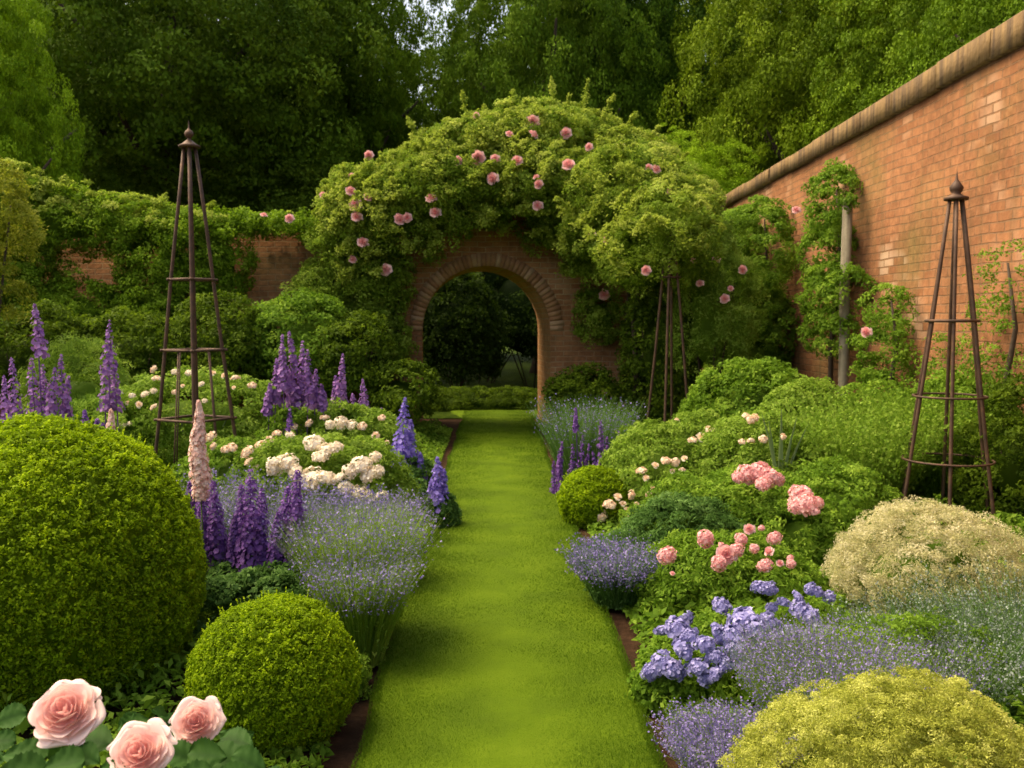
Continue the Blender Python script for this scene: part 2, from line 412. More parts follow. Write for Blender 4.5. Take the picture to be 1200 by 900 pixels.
def head_mesh(mat, n=110, fl=.20, seed=1, squash=.75, petals=5):
    """domed flower head of unit radius made of many florets"""
    global rng
    old = rng; rng = np.random.default_rng(seed)
    d = rdir(n * 2); d = d[d[:, 2] > -.25][:n]
    r = 1 + .13 * snoise(d, seed, 3.5)
    P = d * r[:, None] * rng.uniform(.82, 1.0, len(d))[:, None] * [1, 1, squash]
    mb = MB(); florets(mb, P, d + rng.normal(size=d.shape) * .35, fl, petals)
    q = MB()
    core(mb, (0, 0, 0), (.72, .72, .72 * squash), seed, .1, 12)
    rng = old
    return mb.mesh('blossom', mat)
HEAD_PINK = [head_mesh(M['pink'], 200, .15, s, .95) for s in (1, 2)]
HEAD_LILAC = [head_mesh(M['lilac'], 120, .20, s, .6) for s in (3, 4, 5)]
HEAD_CREAM = [head_mesh(M['cream'], 120, .19, s, .6) for s in (6, 7, 12)]
HEAD_BLUSH = [head_mesh(M['blush'], 60, .28, s, .55) for s in (8, 9)]

def spike_mesh(mat, h, r, n, fl, seed=1, petals=5, power=.8, stem=.0, name='flower_spike', wob=.03):
    """flower spike rising from z=0 to h with florets all round, tapering to buds"""
    global rng
    old = rng; rng = np.random.default_rng(seed)
    mb = MB()
    ts = np.sort(rng.uniform(0, 1, n)) ; an = np.arange(n) * 2.39996 + rng.uniform(-.4, .4, n)
    rr = r * (1 - ts) ** power * rng.uniform(.35, 1.3, n) + .004
    bx = wob * h * np.sin(ts * 3 + seed); by = wob * h * np.sin(ts * 2.3 + seed * 2)
    P = np.stack([bx + rr * np.cos(an), by + rr * np.sin(an), ts * h], 1)
    N = np.stack([np.cos(an), np.sin(an), .25 + ts * .6], 1)
    florets(mb, P, N + rng.normal(size=N.shape) * .3, fl * (1 - .6 * ts), petals)
    tube(mb, [(0, 0, -stem), (0, 0, 0), (wob * h * math.sin(1.5 + seed), wob * h * math.sin(1.15 + seed * 2), h * .5), (bx[-1], by[-1], h * .99)], [.005, .005, .004, .002], 5, .1)
    rng = old
    return mb.mesh(name, mat)

def leafy(name, label, cat, c, rad, mat, ncl=120, per=60, clr=.12, size=.05, aspect=.5, group=None, seed=1, droop=.0, lump=.13, spread=.7, withcore=.52, zmin=-.6, extra=(), stems=6, shell=.8, flat=.75, tip=None):
    """a shrub: foliage and woody stems under one Empty on the ground"""
    c = Vector(c); root = empty(name, (c.x, c.y, 0), label, cat, group)
    mb = MB(); loc = np.array([0, 0, c.z])
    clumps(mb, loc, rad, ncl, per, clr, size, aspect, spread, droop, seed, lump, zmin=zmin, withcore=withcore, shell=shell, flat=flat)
    for (dx, dy, dz, rx, ry, rz, k) in extra:
        clumps(mb, loc + [dx, dy, dz], (rx, ry, rz), k, per, clr, size, aspect, spread, droop, seed + 5, lump, zmin=zmin, withcore=withcore, shell=shell, flat=flat)
    mb.build('foliage', mat, root)
    if stems:
        sb = MB()
        for k in range(stems):
            an = k * 2.4; q = rad[0] * .3
            tube(sb, [(q * .3 * math.cos(an), q * .3 * math.sin(an), 0), (q * math.cos(an), q * math.sin(an), c.z * .6), (2 * q * math.cos(an), 2 * q * math.sin(an), c.z + rad[2] * .3)], [.018, .014, .006], 5)
        sb.build('stem', M['bark'] if rad[2] > .6 else M['stem'], root)
    return root

def tuft(name, label, cat, c, n, L, spr, bend, wid, matl, flmat=None, nfl=9, flsize=.008, base=.1, top=.28, group=None, seg=5, height=1.0, petals=4, flname='flower_heads', fill=0, fillmat=None, ell=(1, 1)):
    """a clump of arching stems with flowering tips"""
    root = empty(name, (c[0], c[1], 0), label, cat, group)
    an = rng.uniform(0, 2 * np.pi, n); rr = np.sqrt(rng.uniform(0, 1, n))
    B = np.stack([np.cos(an) * rr * base * ell[0], np.sin(an) * rr * base * ell[1], np.zeros(n)], 1)
    lean = rr * spr * rng.uniform(.7, 1.2, n)
    an2 = an + rng.normal(size=n) * .3
    D = unit(np.stack([np.cos(an2) * lean * ell[0], np.sin(an2) * lean * ell[1], np.full(n, height)], 1))
    LL = L * rng.uniform(.65, 1.08, n)
    mb = MB(); P = ribbons(mb, B, D, LL, bend, wid, seg)
    if fill:
        k = rng.integers(0, n, fill); tt = rng.uniform(.05, .62, fill); i = (tt * seg).astype(int)
        Q = P[k, i] + rng.normal(size=(fill, 3)) * .012; Q[:, 2] = np.clip(Q[:, 2], .01, 9)
        leaves(mb, Q, D[k] + np.array([0, 0, .5]), .03, .3, spread=1.0)
    mb.build('leaf_stems', matl, root)
    if flmat:
        fb = MB(); k = np.repeat(np.arange(n), nfl); m_ = len(k)
        tt = 1 - top * rng.uniform(0, 1, m_); x = tt * seg; i = np.clip(x.astype(int), 0, seg - 1); f = (x - i)[:, None]
        Q = P[k, i] * (1 - f) + P[k, i + 1] * f + rng.normal(size=(m_, 3)) * flsize * .8
        leaves(fb, Q, rdir(m_), flsize * 2, .75, spread=1.0)
        fb.build(flname, flmat, root)
    return root

# ================================================================== SETTING
g = MB()
gx = np.concatenate([[-900, -200, -60], np.linspace(-12, 12, 49), [60, 200, 900]]); gy = np.concatenate([[-900, -100, -20], np.linspace(-4, 24, 57), [60, 200, 900]])
GX, GY = np.meshgrid(gx, gy); near = (np.abs(GX) < 7) & (GY < 14) & (GY > -4)
lawnmask = (GX > -1.0) & (GX < 1.1)
GZ = np.where(near & ~lawnmask, .02 + .02 * np.sin(GX * 5) * np.sin(GY * 4.1), 0) - .03
nx = len(gx); ii = np.arange(len(gy) - 1)[:, None] * nx + np.arange(nx - 1)[None]
g.add(np.stack([GX, GY, GZ], -1).reshape(-1, 3), np.stack([ii, ii + 1, ii + nx + 1, ii + nx], -1).reshape(-1, 4))
tag(g.build('ground', M['soil']), kind='structure')

# lawn: a slightly raised, softly cut sheet
LX0, LX1 = -.545, .645
def lawn_edge(y):
    s = .012 * np.sin(y * 2.1) + .010 * np.sin(y * 5.3 + 1)
    return LX0 + s, LX1 + .8 * s * np.cos(y)
ys = np.linspace(-2, 17.2, 160); V = []; 
for y in ys:
    a_, b_ = lawn_edge(y)
    if y > 15.9: a_ -= .25 * min(1, (y - 15.9)); b_ += .25 * min(1, (y - 15.9))
    V += [(a_ - .012, y, -.05), (a_, y, .0), (a_ + .04, y, .012), ((a_ + b_) / 2, y, .018), (b_ - .04, y, .012), (b_, y, .0), (b_ + .012, y, -.05)]
F = [(i * 7 + k, i * 7 + k + 1, i * 7 + k + 8, i * 7 + k + 7) for i in range(len(ys) - 1) for k in range(6)]
lw = MB().add(V, F); lw.smooth = True; tag(lw.build('lawn', M['turf']), kind='structure')
gb = MB()
for (y0, y1, dens, hh, ww) in ((2.6, 4.6, 52000, .014, .0014), (4.6, 7.5, 24000, .015, .0023), (7.5, 11, 10000, .014, .0035), (11, 17.1, 5000, .016, .0055)):
    n = int((y1 - y0) * 1.2 * dens); y = rng.uniform(y0, y1, n); a_, b_ = lawn_edge(y); f = rng.uniform(-.012, 1.012, n)
    x = a_ + (b_ - a_) * f
    B = np.stack([x, y, np.full(n, .008)], 1); h = hh * rng.uniform(.5, 1.15, n) * (1 + .12 * snoise(B, 5, 9))
    sd_ = rdir(n) * [1, 1, 0]; sd_ = unit(sd_) * ww; le = rng.normal(size=(n, 3)) * [.5, .5, 0] * h[:, None]
    V = np.stack([B - sd_, B + sd_, B + le + np.stack([0 * h, 0 * h, h], 1)], 1).reshape(-1, 3)
    st = .5 + .03 * np.sin(y * 3.1) + .04 * snoise(B, 9, 1.6) + .05 * snoise(B, 19, 9)
    gb.add(V, np.arange(3 * n).reshape(n, 3), np.repeat(np.clip(st + rng.normal(size=n) * .17, 0, 1), 3))
tag(gb.build('grass', M['mown']), 'short mown grass covering the narrow garden path', 'grass', kind='stuff')

# low growth between the plants of each border
def cover(x0, x1, y0, y1, n, label, mat):
    mb = MB(); y = rng.uniform(y0, y1, n); x = x0 + (x1 - x0) * rng.uniform(0, 1, n)
    P = np.stack([x, y, np.zeros(n)], 1)
    d = np.minimum(np.abs(x - LX0), np.abs(x - LX1))
    amp = np.clip((d - .09) / .4, 0, 1)
    ok = amp > .02; P = P[ok]; amp = amp[ok]
    hgt = amp * (.16 + .10 * snoise(P, 3, 3.0) + .06 * snoise(P, 4, 9))
    P[:, 2] = np.clip(hgt, .0, 1) * rng.uniform(.35, 1, len(P)) + .01
    leaves(mb, P, np.tile([0, 0, 1.0], (len(P), 1)), .055, .5, spread=.8)
    tag(mb.build('ground_cover', mat), label, 'ground cover', kind='stuff')
cover(-6.5, LX0, 2.2, 14.2, 120000, 'low green leaves filling the left flower border', M['mid'])
cover(LX1, 4.2, 2.2, 14.2, 90000, 'low green leaves filling the right flower border', M['mid'])

mb = MB(); mb.add([(-60, 15.9, -.012), (4.3, 15.9, -.012), (60, 15.9, -.012), (60, 90, -.012), (-60, 90, -.012)], [(0, 1, 2, 3, 4)])
tag(mb.build('rough_grass_ground', M['rough']), kind='structure')

# ------------------------------------------------------------------ long brick wall on the right
WX = 4.4
def wall_top(y): return 3.76 + max(0, (20 - y)) * .0165
mb = MB(); ys = np.linspace(-3, 20.6, 60); V = []
for y in ys:
    zt = wall_top(y) + .012 * math.sin(y * 2.3)
    V += [(WX, y, -.1), (WX, y, zt), (WX + .45, y, zt), (WX + .45, y, -.1)]
F = [(i * 4 + k, i * 4 + k + 1, i * 4 + k + 5, i * 4 + k + 4) for i in range(len(ys) - 1) for k in range(3)]
mb.add(V, F); mb.add(V[-4:], [(0, 1, 2, 3)])
rw = tag(mb.build('brick_wall', M['brick_side']), 'long tall orange brick wall with sloping stone coping', 'wall')
cb = MB(); y = -3.0; jr = np.random.default_rng(4)
while y < 20.7:
    y2 = min(y + jr.uniform(.75, 1.05), 20.75); ov = .055 + jr.normal() * .005; dz = jr.normal() * .005; V = []
    for yy in (y + .004, y + .02, y2 - .02, y2 - .004):
        e = .008 if yy in (y + .004, y2 - .004) else 0
        zt = wall_top(yy) + .008 + dz; th = .21 + max(0, 14 - yy) * .009
        V += [(WX - ov + e, yy, zt), (WX - ov + e, yy, zt + th - .015 - e), (WX - ov + .015 + e, yy, zt + th - e), (WX + .5, yy, zt + th + .05), (WX + .5, yy, zt)]
    cb.add(V, [(i * 5 + k, i * 5 + (k + 1) % 5, i * 5 + 5 + (k + 1) % 5, i * 5 + 5 + k) for i in range(3) for k in range(5)], jr.uniform(0, 1))
    cb.add(V[:5], [(4, 3, 2, 1, 0)]); cb.add(V[-5:], [(0, 1, 2, 3, 4)]); y = y2
cb.build('coping', M['coping'], rw)

# ------------------------------------------------------------------ lower back wall with slate capping
BY = 14.62
mb = MB(); boxm(mb, (-11.5, BY, -.1), (-1.78, BY + .38, 3.02))
bw = tag(mb.build('brick_wall', M['brick_back']), 'low shaded back brick wall left of the gateway, mostly under vines', 'wall')
mb = MB(); x = -11.5
while x < -1.8:
    x2 = min(x + .62, -1.785); dz = rng.normal() * .004
    boxm(mb, (x, BY - .07, 3.024 + dz), (x2 - .008, BY + .45, 3.085 + dz)); x = x2
mb.build('capping', M['slab'], bw)

# ------------------------------------------------------------------ arched gateway
GY0, GY1 = 14.50, 15.80
gw = empty('brick_gateway', (-.1, GY0, 0), 'brick gateway with a round arch at the end of the grass path', 'gateway')
ax0, ar0, ax1, ar1, zs = -.13, .99, -.245, .965, 1.50
xl, xr, zt = -1.78, 2.06, 3.50
mb = MB(); NS = 28
def arc(cx, r): 
    pts = [(cx - r, 0.0), (cx - r, zs * .5)] + [(cx - r * math.cos(math.pi * k / NS), zs + r * math.sin(math.pi * k / NS)) for k in range(NS + 1)] + [(cx + r, zs * .5), (cx + r, 0.0)]
    return pts
def outer(pts, cx):   # matching points on the rectangle outline
    o = []
    for i, (px_, pz) in enumerate(pts):
        if pz <= zs + 1e-6 and px_ < cx: o.append((xl, pz))
        elif pz <= zs + 1e-6: o.append((xr, pz))
        else:
            dx, dz = px_ - cx, pz - zs
            k = min((zt - zs) / dz if dz > 1e-6 else 99, ((xr - cx) if dx > 0 else (cx - xl)) / (abs(dx) + 1e-9))
            o.append((cx + dx * k, zs + dz * k))
    return o
for (cx, r, y, flip) in ((ax0, ar0, GY0, False), (ax1, ar1, GY1, True)):
    a_ = arc(cx, r); o_ = outer(a_, cx); n = len(a_)
    V = [(p[0], y, p[1]) for p in a_] + [(p[0], y, p[1]) for p in o_]
    F = [(i, i + 1, n + i + 1, n + i) if flip else (i, n + i, n + i + 1, i + 1) for i in range(n - 1)]
    mb.add(V, F)
    mb.add([(xl, y, zt), (xl, y, zt - .9), (cx, y, zt)], [(0, 1, 2)]) if False else None
V = [(xl, GY0, 0), (xl, GY0, zt), (xr, GY0, zt), (xr, GY0, 0), (xl, GY1, 0), (xl, GY1, zt), (xr, GY1, zt), (xr, GY1, 0)]
mb.add(V, [(0, 1, 5, 4), (1, 2, 6, 5), (2, 3, 7, 6)])
# upper corners left open by the radial fan
for y in (GY0, GY1):
    for sx, cx, r in ((-1, ax0 if y == GY0 else ax1, 1), (1, ax0 if y == GY0 else ax1, 1)):
        a_ = arc(cx, ar0 if y == GY0 else ar1); o_ = outer(a_, cx)
        side = [p for p in o_ if abs(p[0] - (xl if sx < 0 else xr)) < 1e-6]; topm = [p for p in o_ if abs(p[1] - zt) < 1e-6]
        hs = max(side, key=lambda p: p[1]); tm = (min if sx < 0 else max)(topm, key=lambda p: p[0])
        mb.add([(hs[0], y, hs[1]), (tm[0], y, tm[1]), ((xl if sx < 0 else xr), y, zt)], [(0, 1, 2)])
mb.build('wall', M['brick_gate'], gw, (0.1, -GY0, 0))
# passage lining
mb = MB(); f_ = arc(ax0, ar0); b_ = arc(ax1, ar1); n = len(f_)
V = [(p[0], GY0, p[1]) for p in f_] + [(p[0], GY1, p[1]) for p in b_]
mb.add(V, [(i, i + 1, n + i + 1, n + i) for i in range(n - 1)])
mb.build('passage_lining', brickmat('passage brick', 1, (.40, .19, .08), (.52, .27, .12), (.42, .30, .18), .24, .085), gw, (0.1, -GY0, 0))
# ring of upright bricks round the arch
mb = MB(); nb = 46; 
for k in range(nb):
    t0 = math.pi * (k + .03) / nb; t1 = math.pi * (k + .97) / nb; ro = ar0 + .195 + rng.normal() * .006; ri = ar0 - .004; pr = .012 + rng.normal() * .003
    Vv = []
    for y in (GY0 - pr, GY0 + .1):
        for (rad_, tt) in ((ri, t0), (ro, t0), (ro, t1), (ri, t1)):
            Vv.append((ax0 - rad_ * math.cos(tt), y, zs + rad_ * math.sin(tt)))
    mb.add(Vv, [(0, 1, 2, 3), (7, 6, 5, 4), (0, 4, 5, 1), (1, 5, 6, 2), (2, 6, 7, 3), (3, 7, 4, 0)], rng.uniform(0, 1))
m, t, b = newmat('arch ring brick'); a = t.nodes.new('ShaderNodeAttribute'); a.attribute_name = 'v'
c = ramp(t, a.outputs['Fac'], [(0, (.24, .105, .045)), (.6, (.33, .17, .08)), (1, (.42, .27, .16))])
c = mixc(t, ramp(t, noise(t, 12, 5, objco(t)), [(.4, 0.0), (.7, .6)]), c, (.30, .17, .08))
t.links.new(c, b.inputs['Base Color']); b.inputs['Roughness'].default_value = .9; bump(t, b, noise(t, 30, 4, objco(t)), .5, .01); M['ring'] = m
mb.build('arch_ring', m, gw, (0.1, -GY0, 0))

# ------------------------------------------------------------------ trees
def crown_mesh(seed, ncl, per, clr, size, lump=.2, zmin=-.55, flat=.6):
    global rng
    old = rng; rng = np.random.default_rng(seed); mb = MB()
    clumps(mb, (0, 0, 0), (1, 1, 1), ncl, per, clr, size, .6, .8, .08, seed, lump, shell=.55, zmin=zmin, flat=flat, withcore=.0)
    clumps(mb, (0, 0, -.1), (.6, .6, .6), ncl // 3, per // 2, clr, size * 1.3, .6, .9, .1, seed + 1, lump, shell=.4, zmin=-1, flat=flat, withcore=0)
    rng = old
    return mb.mesh('crown', M['tree'])
CROWN = [crown_mesh(1, 520, 210, .13, .026), crown_mesh(2, 560, 190, .12, .025, .28), crown_mesh(3, 640, 170, .10, .022, .22, flat=.8)]
CROWN_FAR = [crown_mesh(5, 380, 170, .15, .034, .25), crown_mesh(6, 360, 180, .16, .034, .3)]
def trunk_mesh(seed):
    r_ = np.random.default_rng(seed); mb = MB(); mb.smooth = True   # unit tree: crown centre at z=1, ground at 0
    tube(mb, [(0, 0, -.02), (0.01, 0, .05), (.02, .01, .45), (0, .03, .8), (.03, 0, 1.15)], [.075, .05, .04, .03, .012], 10)
    for k in range(9):
        an = k * 2.4; z0 = .45 + .06 * k; L = r_.uniform(.25, .42)
        tube(mb, [(.01, .01, z0), (L * .5 * math.cos(an), L * .5 * math.sin(an), z0 + .12), (L * math.cos(an), L * math.sin(an), z0 + .3)], [.02, .013, .004], 6)
    return mb.mesh('trunk', M['bark'])
TRUNK = [trunk_mesh(1), trunk_mesh(2)]
def tree(label, px, D, cz, rx, rz, col, cr, k, name='broadleaf_tree', group='trees beyond the walls'):
    x = X(px, D); root = empty(name, (x, D, 0), label, 'tree', group)
    tr = place(TRUNK[k % 2], 'trunk', root, sc=(cz, cz, cz), rot=(0, 0, k * 1.1))
    c = place(cr, 'crown', root, (0, 0, cz), (0, 0, k * 1.9), (rx, rx, rz)); c.color = (*col, 1)
DK = (.75, .85, .7)
tree('pale yellow green tree at the far left edge beyond the vines', -25, 19, 5.4, 1.75, 3.9, (1.9, 1.85, 1.1), CROWN[1], 1)
tree('huge dark tree behind the rusty obelisk and vine wall', 215, 27, 8.8, 5.3, 6.6, (.95, .95, .8), CROWN[0], 2)
tree('dark tree between the huge dark tree and the sky gap', 383, 31, 9.0, 3.1, 6.8, (1.3, 1.3, .9), CROWN[1], 3)
tree('dark tree rising directly above the gateway roses', 640, 29, 8.0, 3.2, 7.0, (1.05, 1.1, .9), CROWN[0], 4)
tree('shadowy tree right of the gateway roses, left of the olive tree', 765, 30, 8.6, 3.3, 6.4, (.65, .8, .75), CROWN[2], 5)
tree('large soft olive green tree behind the long wall', 955, 25, 6.6, 3.7, 6.4, (1.35, 1.2, .75), CROWN[2], 6)
tree('rounded mid green tree over the long wall near its high end', 1120, 21, 6.0, 2.8, 4.6, (1.15, 1.15, .75), CROWN[0], 7)
tree('deep green tree at the far right over the coping', 1240, 17, 5.6, 2.3, 4.4, (1.15, 1.2, .8), CROWN[1], 8)
tree('low bright tree between gateway roses and the wall end', 805, 22, 3.6, 1.75, 2.3, (2.2, 2.05, 1.4), CROWN[2], 9)
far = [(-60, 36, 'dark far tree behind the pale left tree'), (90, 40, 'dark far tree at the left behind the huge tree'), (235, 38, 'dark far tree straight behind the rusty obelisk'),
       (370, 41, 'dark far tree left of the sky gap'), (545, 42, 'dark far tree right of the sky gap'), (680, 38, 'dark far tree above the right of the gateway'), (830, 42, 'dark far tree behind the low bright tree'),
       (960, 38, 'dark far tree behind the olive tree'), (1100, 36, 'dark far tree behind the long wall'), (1250, 34, 'dark far tree behind the high end of the wall')]
for i, (px, D, lab) in enumerate(far):
    tree(lab, px, D, 8.2, 5.0, 8.6 if i != 4 and i != 3 else 4.6, (.7, .8, .7), CROWN_FAR[i % 2], i, group='far trees closing the view')
# seen through the arch and over the walls: dark undergrowth shrubs
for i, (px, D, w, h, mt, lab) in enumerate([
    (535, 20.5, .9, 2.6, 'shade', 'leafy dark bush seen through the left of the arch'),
    (625, 22.5, 2.0, 3.6, 'shaded_bush', 'shadowed bush seen through the right of the arch'),
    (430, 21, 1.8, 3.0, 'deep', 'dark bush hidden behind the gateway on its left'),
    (720, 21.5, 1.8, 3.2, 'shaded_bush', 'dark bush behind the right gateway pier'),
    (560, 24.5, 4.5, 5.0, 'shaded_bush', 'wide bush coloured black green for shade, closing the view through the arch')]):
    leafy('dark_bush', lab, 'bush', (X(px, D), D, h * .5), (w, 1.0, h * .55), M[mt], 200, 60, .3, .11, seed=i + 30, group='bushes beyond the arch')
leafy('low_hedge', 'low rough hedge across the end of the grass path', 'hedge', (X(560, 17.5), 17.5, .10), (3.6, .45, .22), M['deep'], 800, 60, .10, .045, seed=44, stems=0, withcore=.4)
for i, (px, D) in enumerate([(120, 24), (330, 25), (780, 26), (20, 26)]):
    leafy('dark_bush', ['dark bush under the huge tree behind the vine wall', 'dark bush above the bare stretch of back wall', 'dark bush low behind the gateway roses', 'dark bush behind the vines at the far left'][i], 'bush', (X(px, D), D, 2.4), (3.2, 1.5, 3.0), M['deep'], 260, 50, .5, .16, seed=i + 60, group='bushes below the far trees')

# ------------------------------------------------------------------ vines on the back wall
def creeper(name, label, blobs, mat, D0, n_scale=1.0, size=.06, clr=.16, droop=.35, flowers=None, cat='climber', group=None, shoots=(), aspect=.55, dense=1.0):
    """blobs: (px, py, Y, rx_px, rz_px, depth_m) masses of foliage"""
    p0 = at(blobs[0][0], 400, blobs[0][2]); root = empty(name, (p0.x, p0.y, 0), label, cat, group); o = np.array(root.location)
    mb = MB(); ng = MB()
    for i, (px, py, Y, rx, rz, dep) in enumerate(blobs):
        c = np.array(at(px, py, Y)) - o; s = Y / 1100
        rad = np.array((rx * s, dep, rz * s)); area = rx * rz * s * s * 3.14 + dep * (rx + rz) * s
        ncl = int(max(20, area * 56 * n_scale)); per = int(78 * dense)
        if dep > .35 and py < 290: clumps(ng, c, rad * 1.04, int(ncl * .28), per, clr * .75, size, aspect, .8, 0, i + 3, .22, zmin=.15, withcore=0, shell=.96)  # paler clumps on upward tops only: bright top light painted as leaf colour
        clumps(mb, c, rad, ncl, per, clr, size, aspect, .8, droop, i + 3, .22, zmin=-.9, withcore=.42, shell=.6)
    for (px, py, Y, ln, lx) in shoots:      # arching young shoots above the outline
        b0 = at(px, py, Y) - Vector(o); n = 34; tt = np.linspace(0, 1, n)
        L = ln * Y / 1100; dx = lx * Y / 1100
        C = np.stack([b0.x + dx * tt ** 1.4, b0.y + .05 * np.sin(tt * 4 + px), b0.z + L * (tt - .10 * tt ** 3)], 1)
        k = np.repeat(np.arange(n), 9); sp = .15 * (1 - .8 * tt[k]) * (1 + .6 * np.sin(tt[k] * 15 + px))
        P = C[k] + rdir(len(k)) * [1, 1, .5] * (sp * rng.uniform(.1, 1, len(k)))[:, None]; P[:, 2] -= .25 * sp
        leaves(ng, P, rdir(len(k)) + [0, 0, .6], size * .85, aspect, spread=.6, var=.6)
        tube(mb, [tuple(q) for q in C[::6]], .006, 4)
    mb.build('foliage', mat, root); ng.build('shoots_lit_tops', M['fresh'], root)
    return root, o
vb = [(60, 262, 14.4, 90, 42, .45), (-40, 260, 14.2, 90, 60, .5), (140, 262, 14.4, 60, 28, .4), (205, 272, 14.35, 60, 24, .4), (265, 268, 14.5, 50, 16, .35), (330, 268, 14.65, 50, 9, .3), (385, 270, 14.6, 40, 14, .3),
      (205, 320, 14.3, 62, 66, .35), (260, 310, 14.4, 34, 55, .28), (20, 330, 14.3, 62, 70, .35), (175, 380, 14.2, 55, 50, .4), (95, 365, 14.2, 60, 36, .4)]
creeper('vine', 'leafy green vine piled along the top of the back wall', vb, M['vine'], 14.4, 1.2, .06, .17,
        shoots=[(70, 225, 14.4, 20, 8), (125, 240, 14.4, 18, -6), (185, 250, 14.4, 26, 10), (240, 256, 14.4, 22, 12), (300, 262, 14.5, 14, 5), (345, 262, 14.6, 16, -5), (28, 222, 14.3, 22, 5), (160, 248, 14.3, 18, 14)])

def face_depth(blobs):
    def f(px, py):
        best = 99
        for (bx, by, Y, rx, rz, dep) in blobs:
            q = 1 - ((px - bx) / (rx * 1.12)) ** 2 - ((py - by) / (rz * 1.12)) ** 2
            if q > 0: best = min(best, Y - dep * 1.12 * math.sqrt(q) - .14)
        return best if best < 99 else 13.9
    return f
# ------------------------------------------------------------------ great climbing rose over the gateway
rb = [(600, 215, 14.3, 140, 52, .75), (530, 225, 14.2, 100, 45, .7), (460, 250, 14.15, 78, 50, .6), (412, 262, 14.2, 42, 46, .5), (690, 215, 14.1, 95, 52, .8), (745, 262, 13.6, 75, 70, .9), (764, 284, 12.72, 66, 60, 1.12), (738, 232, 13.4, 72, 50, .8), (798, 258, 13.1, 34, 44, .8), (712, 262, 13.6, 60, 44, .7),
      (432, 320, 14.2, 46, 52, .4), (425, 395, 14.2, 52, 60, .4), (640, 168, 14.4, 90, 38, .6), (560, 172, 14.4, 65, 32, .6), (446, 360, 14.25, 24, 80, .22), (700, 298, 14.1, 40, 28, .4), (700, 372, 14.3, 24, 30, .2), (385, 350, 14.3, 50, 50, .35), (745, 210, 14.0, 45, 36, .6), (655, 270, 14.2, 36, 22, .25)]
sh = [(548, 150, 14.3, 46, -6), (597, 150, 14.3, 48, 5), (650, 145, 14.3, 60, -4), (683, 150, 14.2, 62, 6), (632, 145, 14.3, 34, 6), (705, 150, 14.1, 42, 14), (730, 165, 14.0, 36, 14), (760, 178, 13.9, 34, 12), (790, 205, 13.6, 30, 16),
      (492, 178, 14.2, 44, -14), (515, 172, 14.2, 36, 8), (455, 205, 14.1, 30, -10), (430, 212, 14.1, 28, 6), (398, 228, 14.1, 26, -10), (385, 240, 14.1, 20, -12), (575, 150, 14.3, 30, -8), (470, 190, 14.1, 26, 8), (620, 138, 14.3, 26, -6), (665, 138, 14.3, 30, 2), (536, 160, 14.2, 24, -10)]
rr_ = np.random.default_rng(12)
for q in range(46):
    fx = rr_.uniform(380, 815); topy = 150 + ((fx - 615) / 235) ** 2 * 105 if fx < 615 else 150 + ((fx - 615) / 215) ** 2 * 90
    sh.append((fx, topy + rr_.uniform(-4, 22), 14.25 - rr_.uniform(0, .6), rr_.uniform(12, 30), rr_.uniform(-16, 16)))
_fd = face_depth(rb)
for q in range(110):
    fx, fy = rr_.uniform(385, 815), rr_.uniform(165, 325); Yf = _fd(fx, fy)
    if Yf < 13.89 or Yf > 13.91: sh.append((fx, fy, Yf + .02, rr_.uniform(8, 24), rr_.uniform(-20, 20)))
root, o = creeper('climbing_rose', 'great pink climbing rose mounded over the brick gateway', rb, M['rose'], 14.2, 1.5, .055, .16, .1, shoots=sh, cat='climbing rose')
fl = [(624, 142, 8), (625, 158, 7.5), (663, 156, 7), (597, 157, 5), (666, 193, 8.5), (606, 188, 7), (577, 209, 8), (560, 185, 9), (537, 188, 6), (630, 241, 6.5), (631, 216, 6), (505, 232, 7), (510, 249, 7), (468, 257, 8), (477, 255, 6), (411, 224, 7), (431, 231, 6), (416, 240, 8), (418, 254, 7), (432, 182, 6), (379, 229, 5.5),
      (425, 284, 7), (413, 304, 5.5), (452, 316, 7.5), (580, 186, 6), (558, 135, 4), (690, 172, 5), (727, 172, 5), (742, 172, 5.5), (769, 198, 6), (760, 196, 4.5), (785, 224, 4.5), (694, 276, 5), (711, 281, 5), (757, 317, 6.5), (708, 345, 7), (717, 168, 4), (412, 207, 5), (628, 207, 4)]
sub = [(p, 14.2) for p in fl]
dg = None
FLOWERQ = []
def flowers_on(root, pts, Dfun, meshes, name, sz=1.0, face=(0, -1, .35)):
    """each flower a part, set at the surface of its plant and facing outwards"""
    o = root.location
    for i, (px, py, r) in enumerate(pts):
        Y = Dfun(px, py) if callable(Dfun) else Dfun
        p = at(px, py, Y) - o
        d = (Vector(face) + Vector(rng.normal(size=3) * .35)).normalized()
        q = d.to_track_quat('Z', 'Y').to_euler()
        place(meshes[i % len(meshes)], name, root, p, q, r * Y / 1100 * sz)
flowers_on(root, fl, face_depth(rb), ROSE_PINK, 'blossom', 1.12)
sb = MB()
for (px, x2, D) in ((466, 474, 14.3), (450, 446, 14.28), (735, 742, 13.9), (742, 765, 13.4)):
    a_ = at(px, 372, D); a2 = at(x2, 280, D)
    tube(sb, [(a_.x - o[0], a_.y - o[1], 0), (a_.x - o[0] + .05, a_.y - o[1], .9), (a_.x - o[0], a_.y - o[1], 1.7), (a2.x - o[0], a2.y - o[1] + .1, a2.z)], [.045, .04, .035, .02], 7)
sb.build('stem', M['bark'], root)
# two small roses on the vine over the back wall
vr = empty('wall_rose', (X(335, 14.2), 14.2, 0), 'small pink rose sprays lying on the capping of the back wall', 'rose')
mb = MB(); clumps(mb, (0, 0, Z(262, 14.2)), (.75, .2, .14), 30, 45, .12, .06, .55, seed=9, withcore=0); mb.build('foliage', M['vine'], vr)
flowers_on(vr, [(309, 252, 4.5), (339, 256, 6)], 13.95, ROSE_PINK, 'blossom', 1.1)

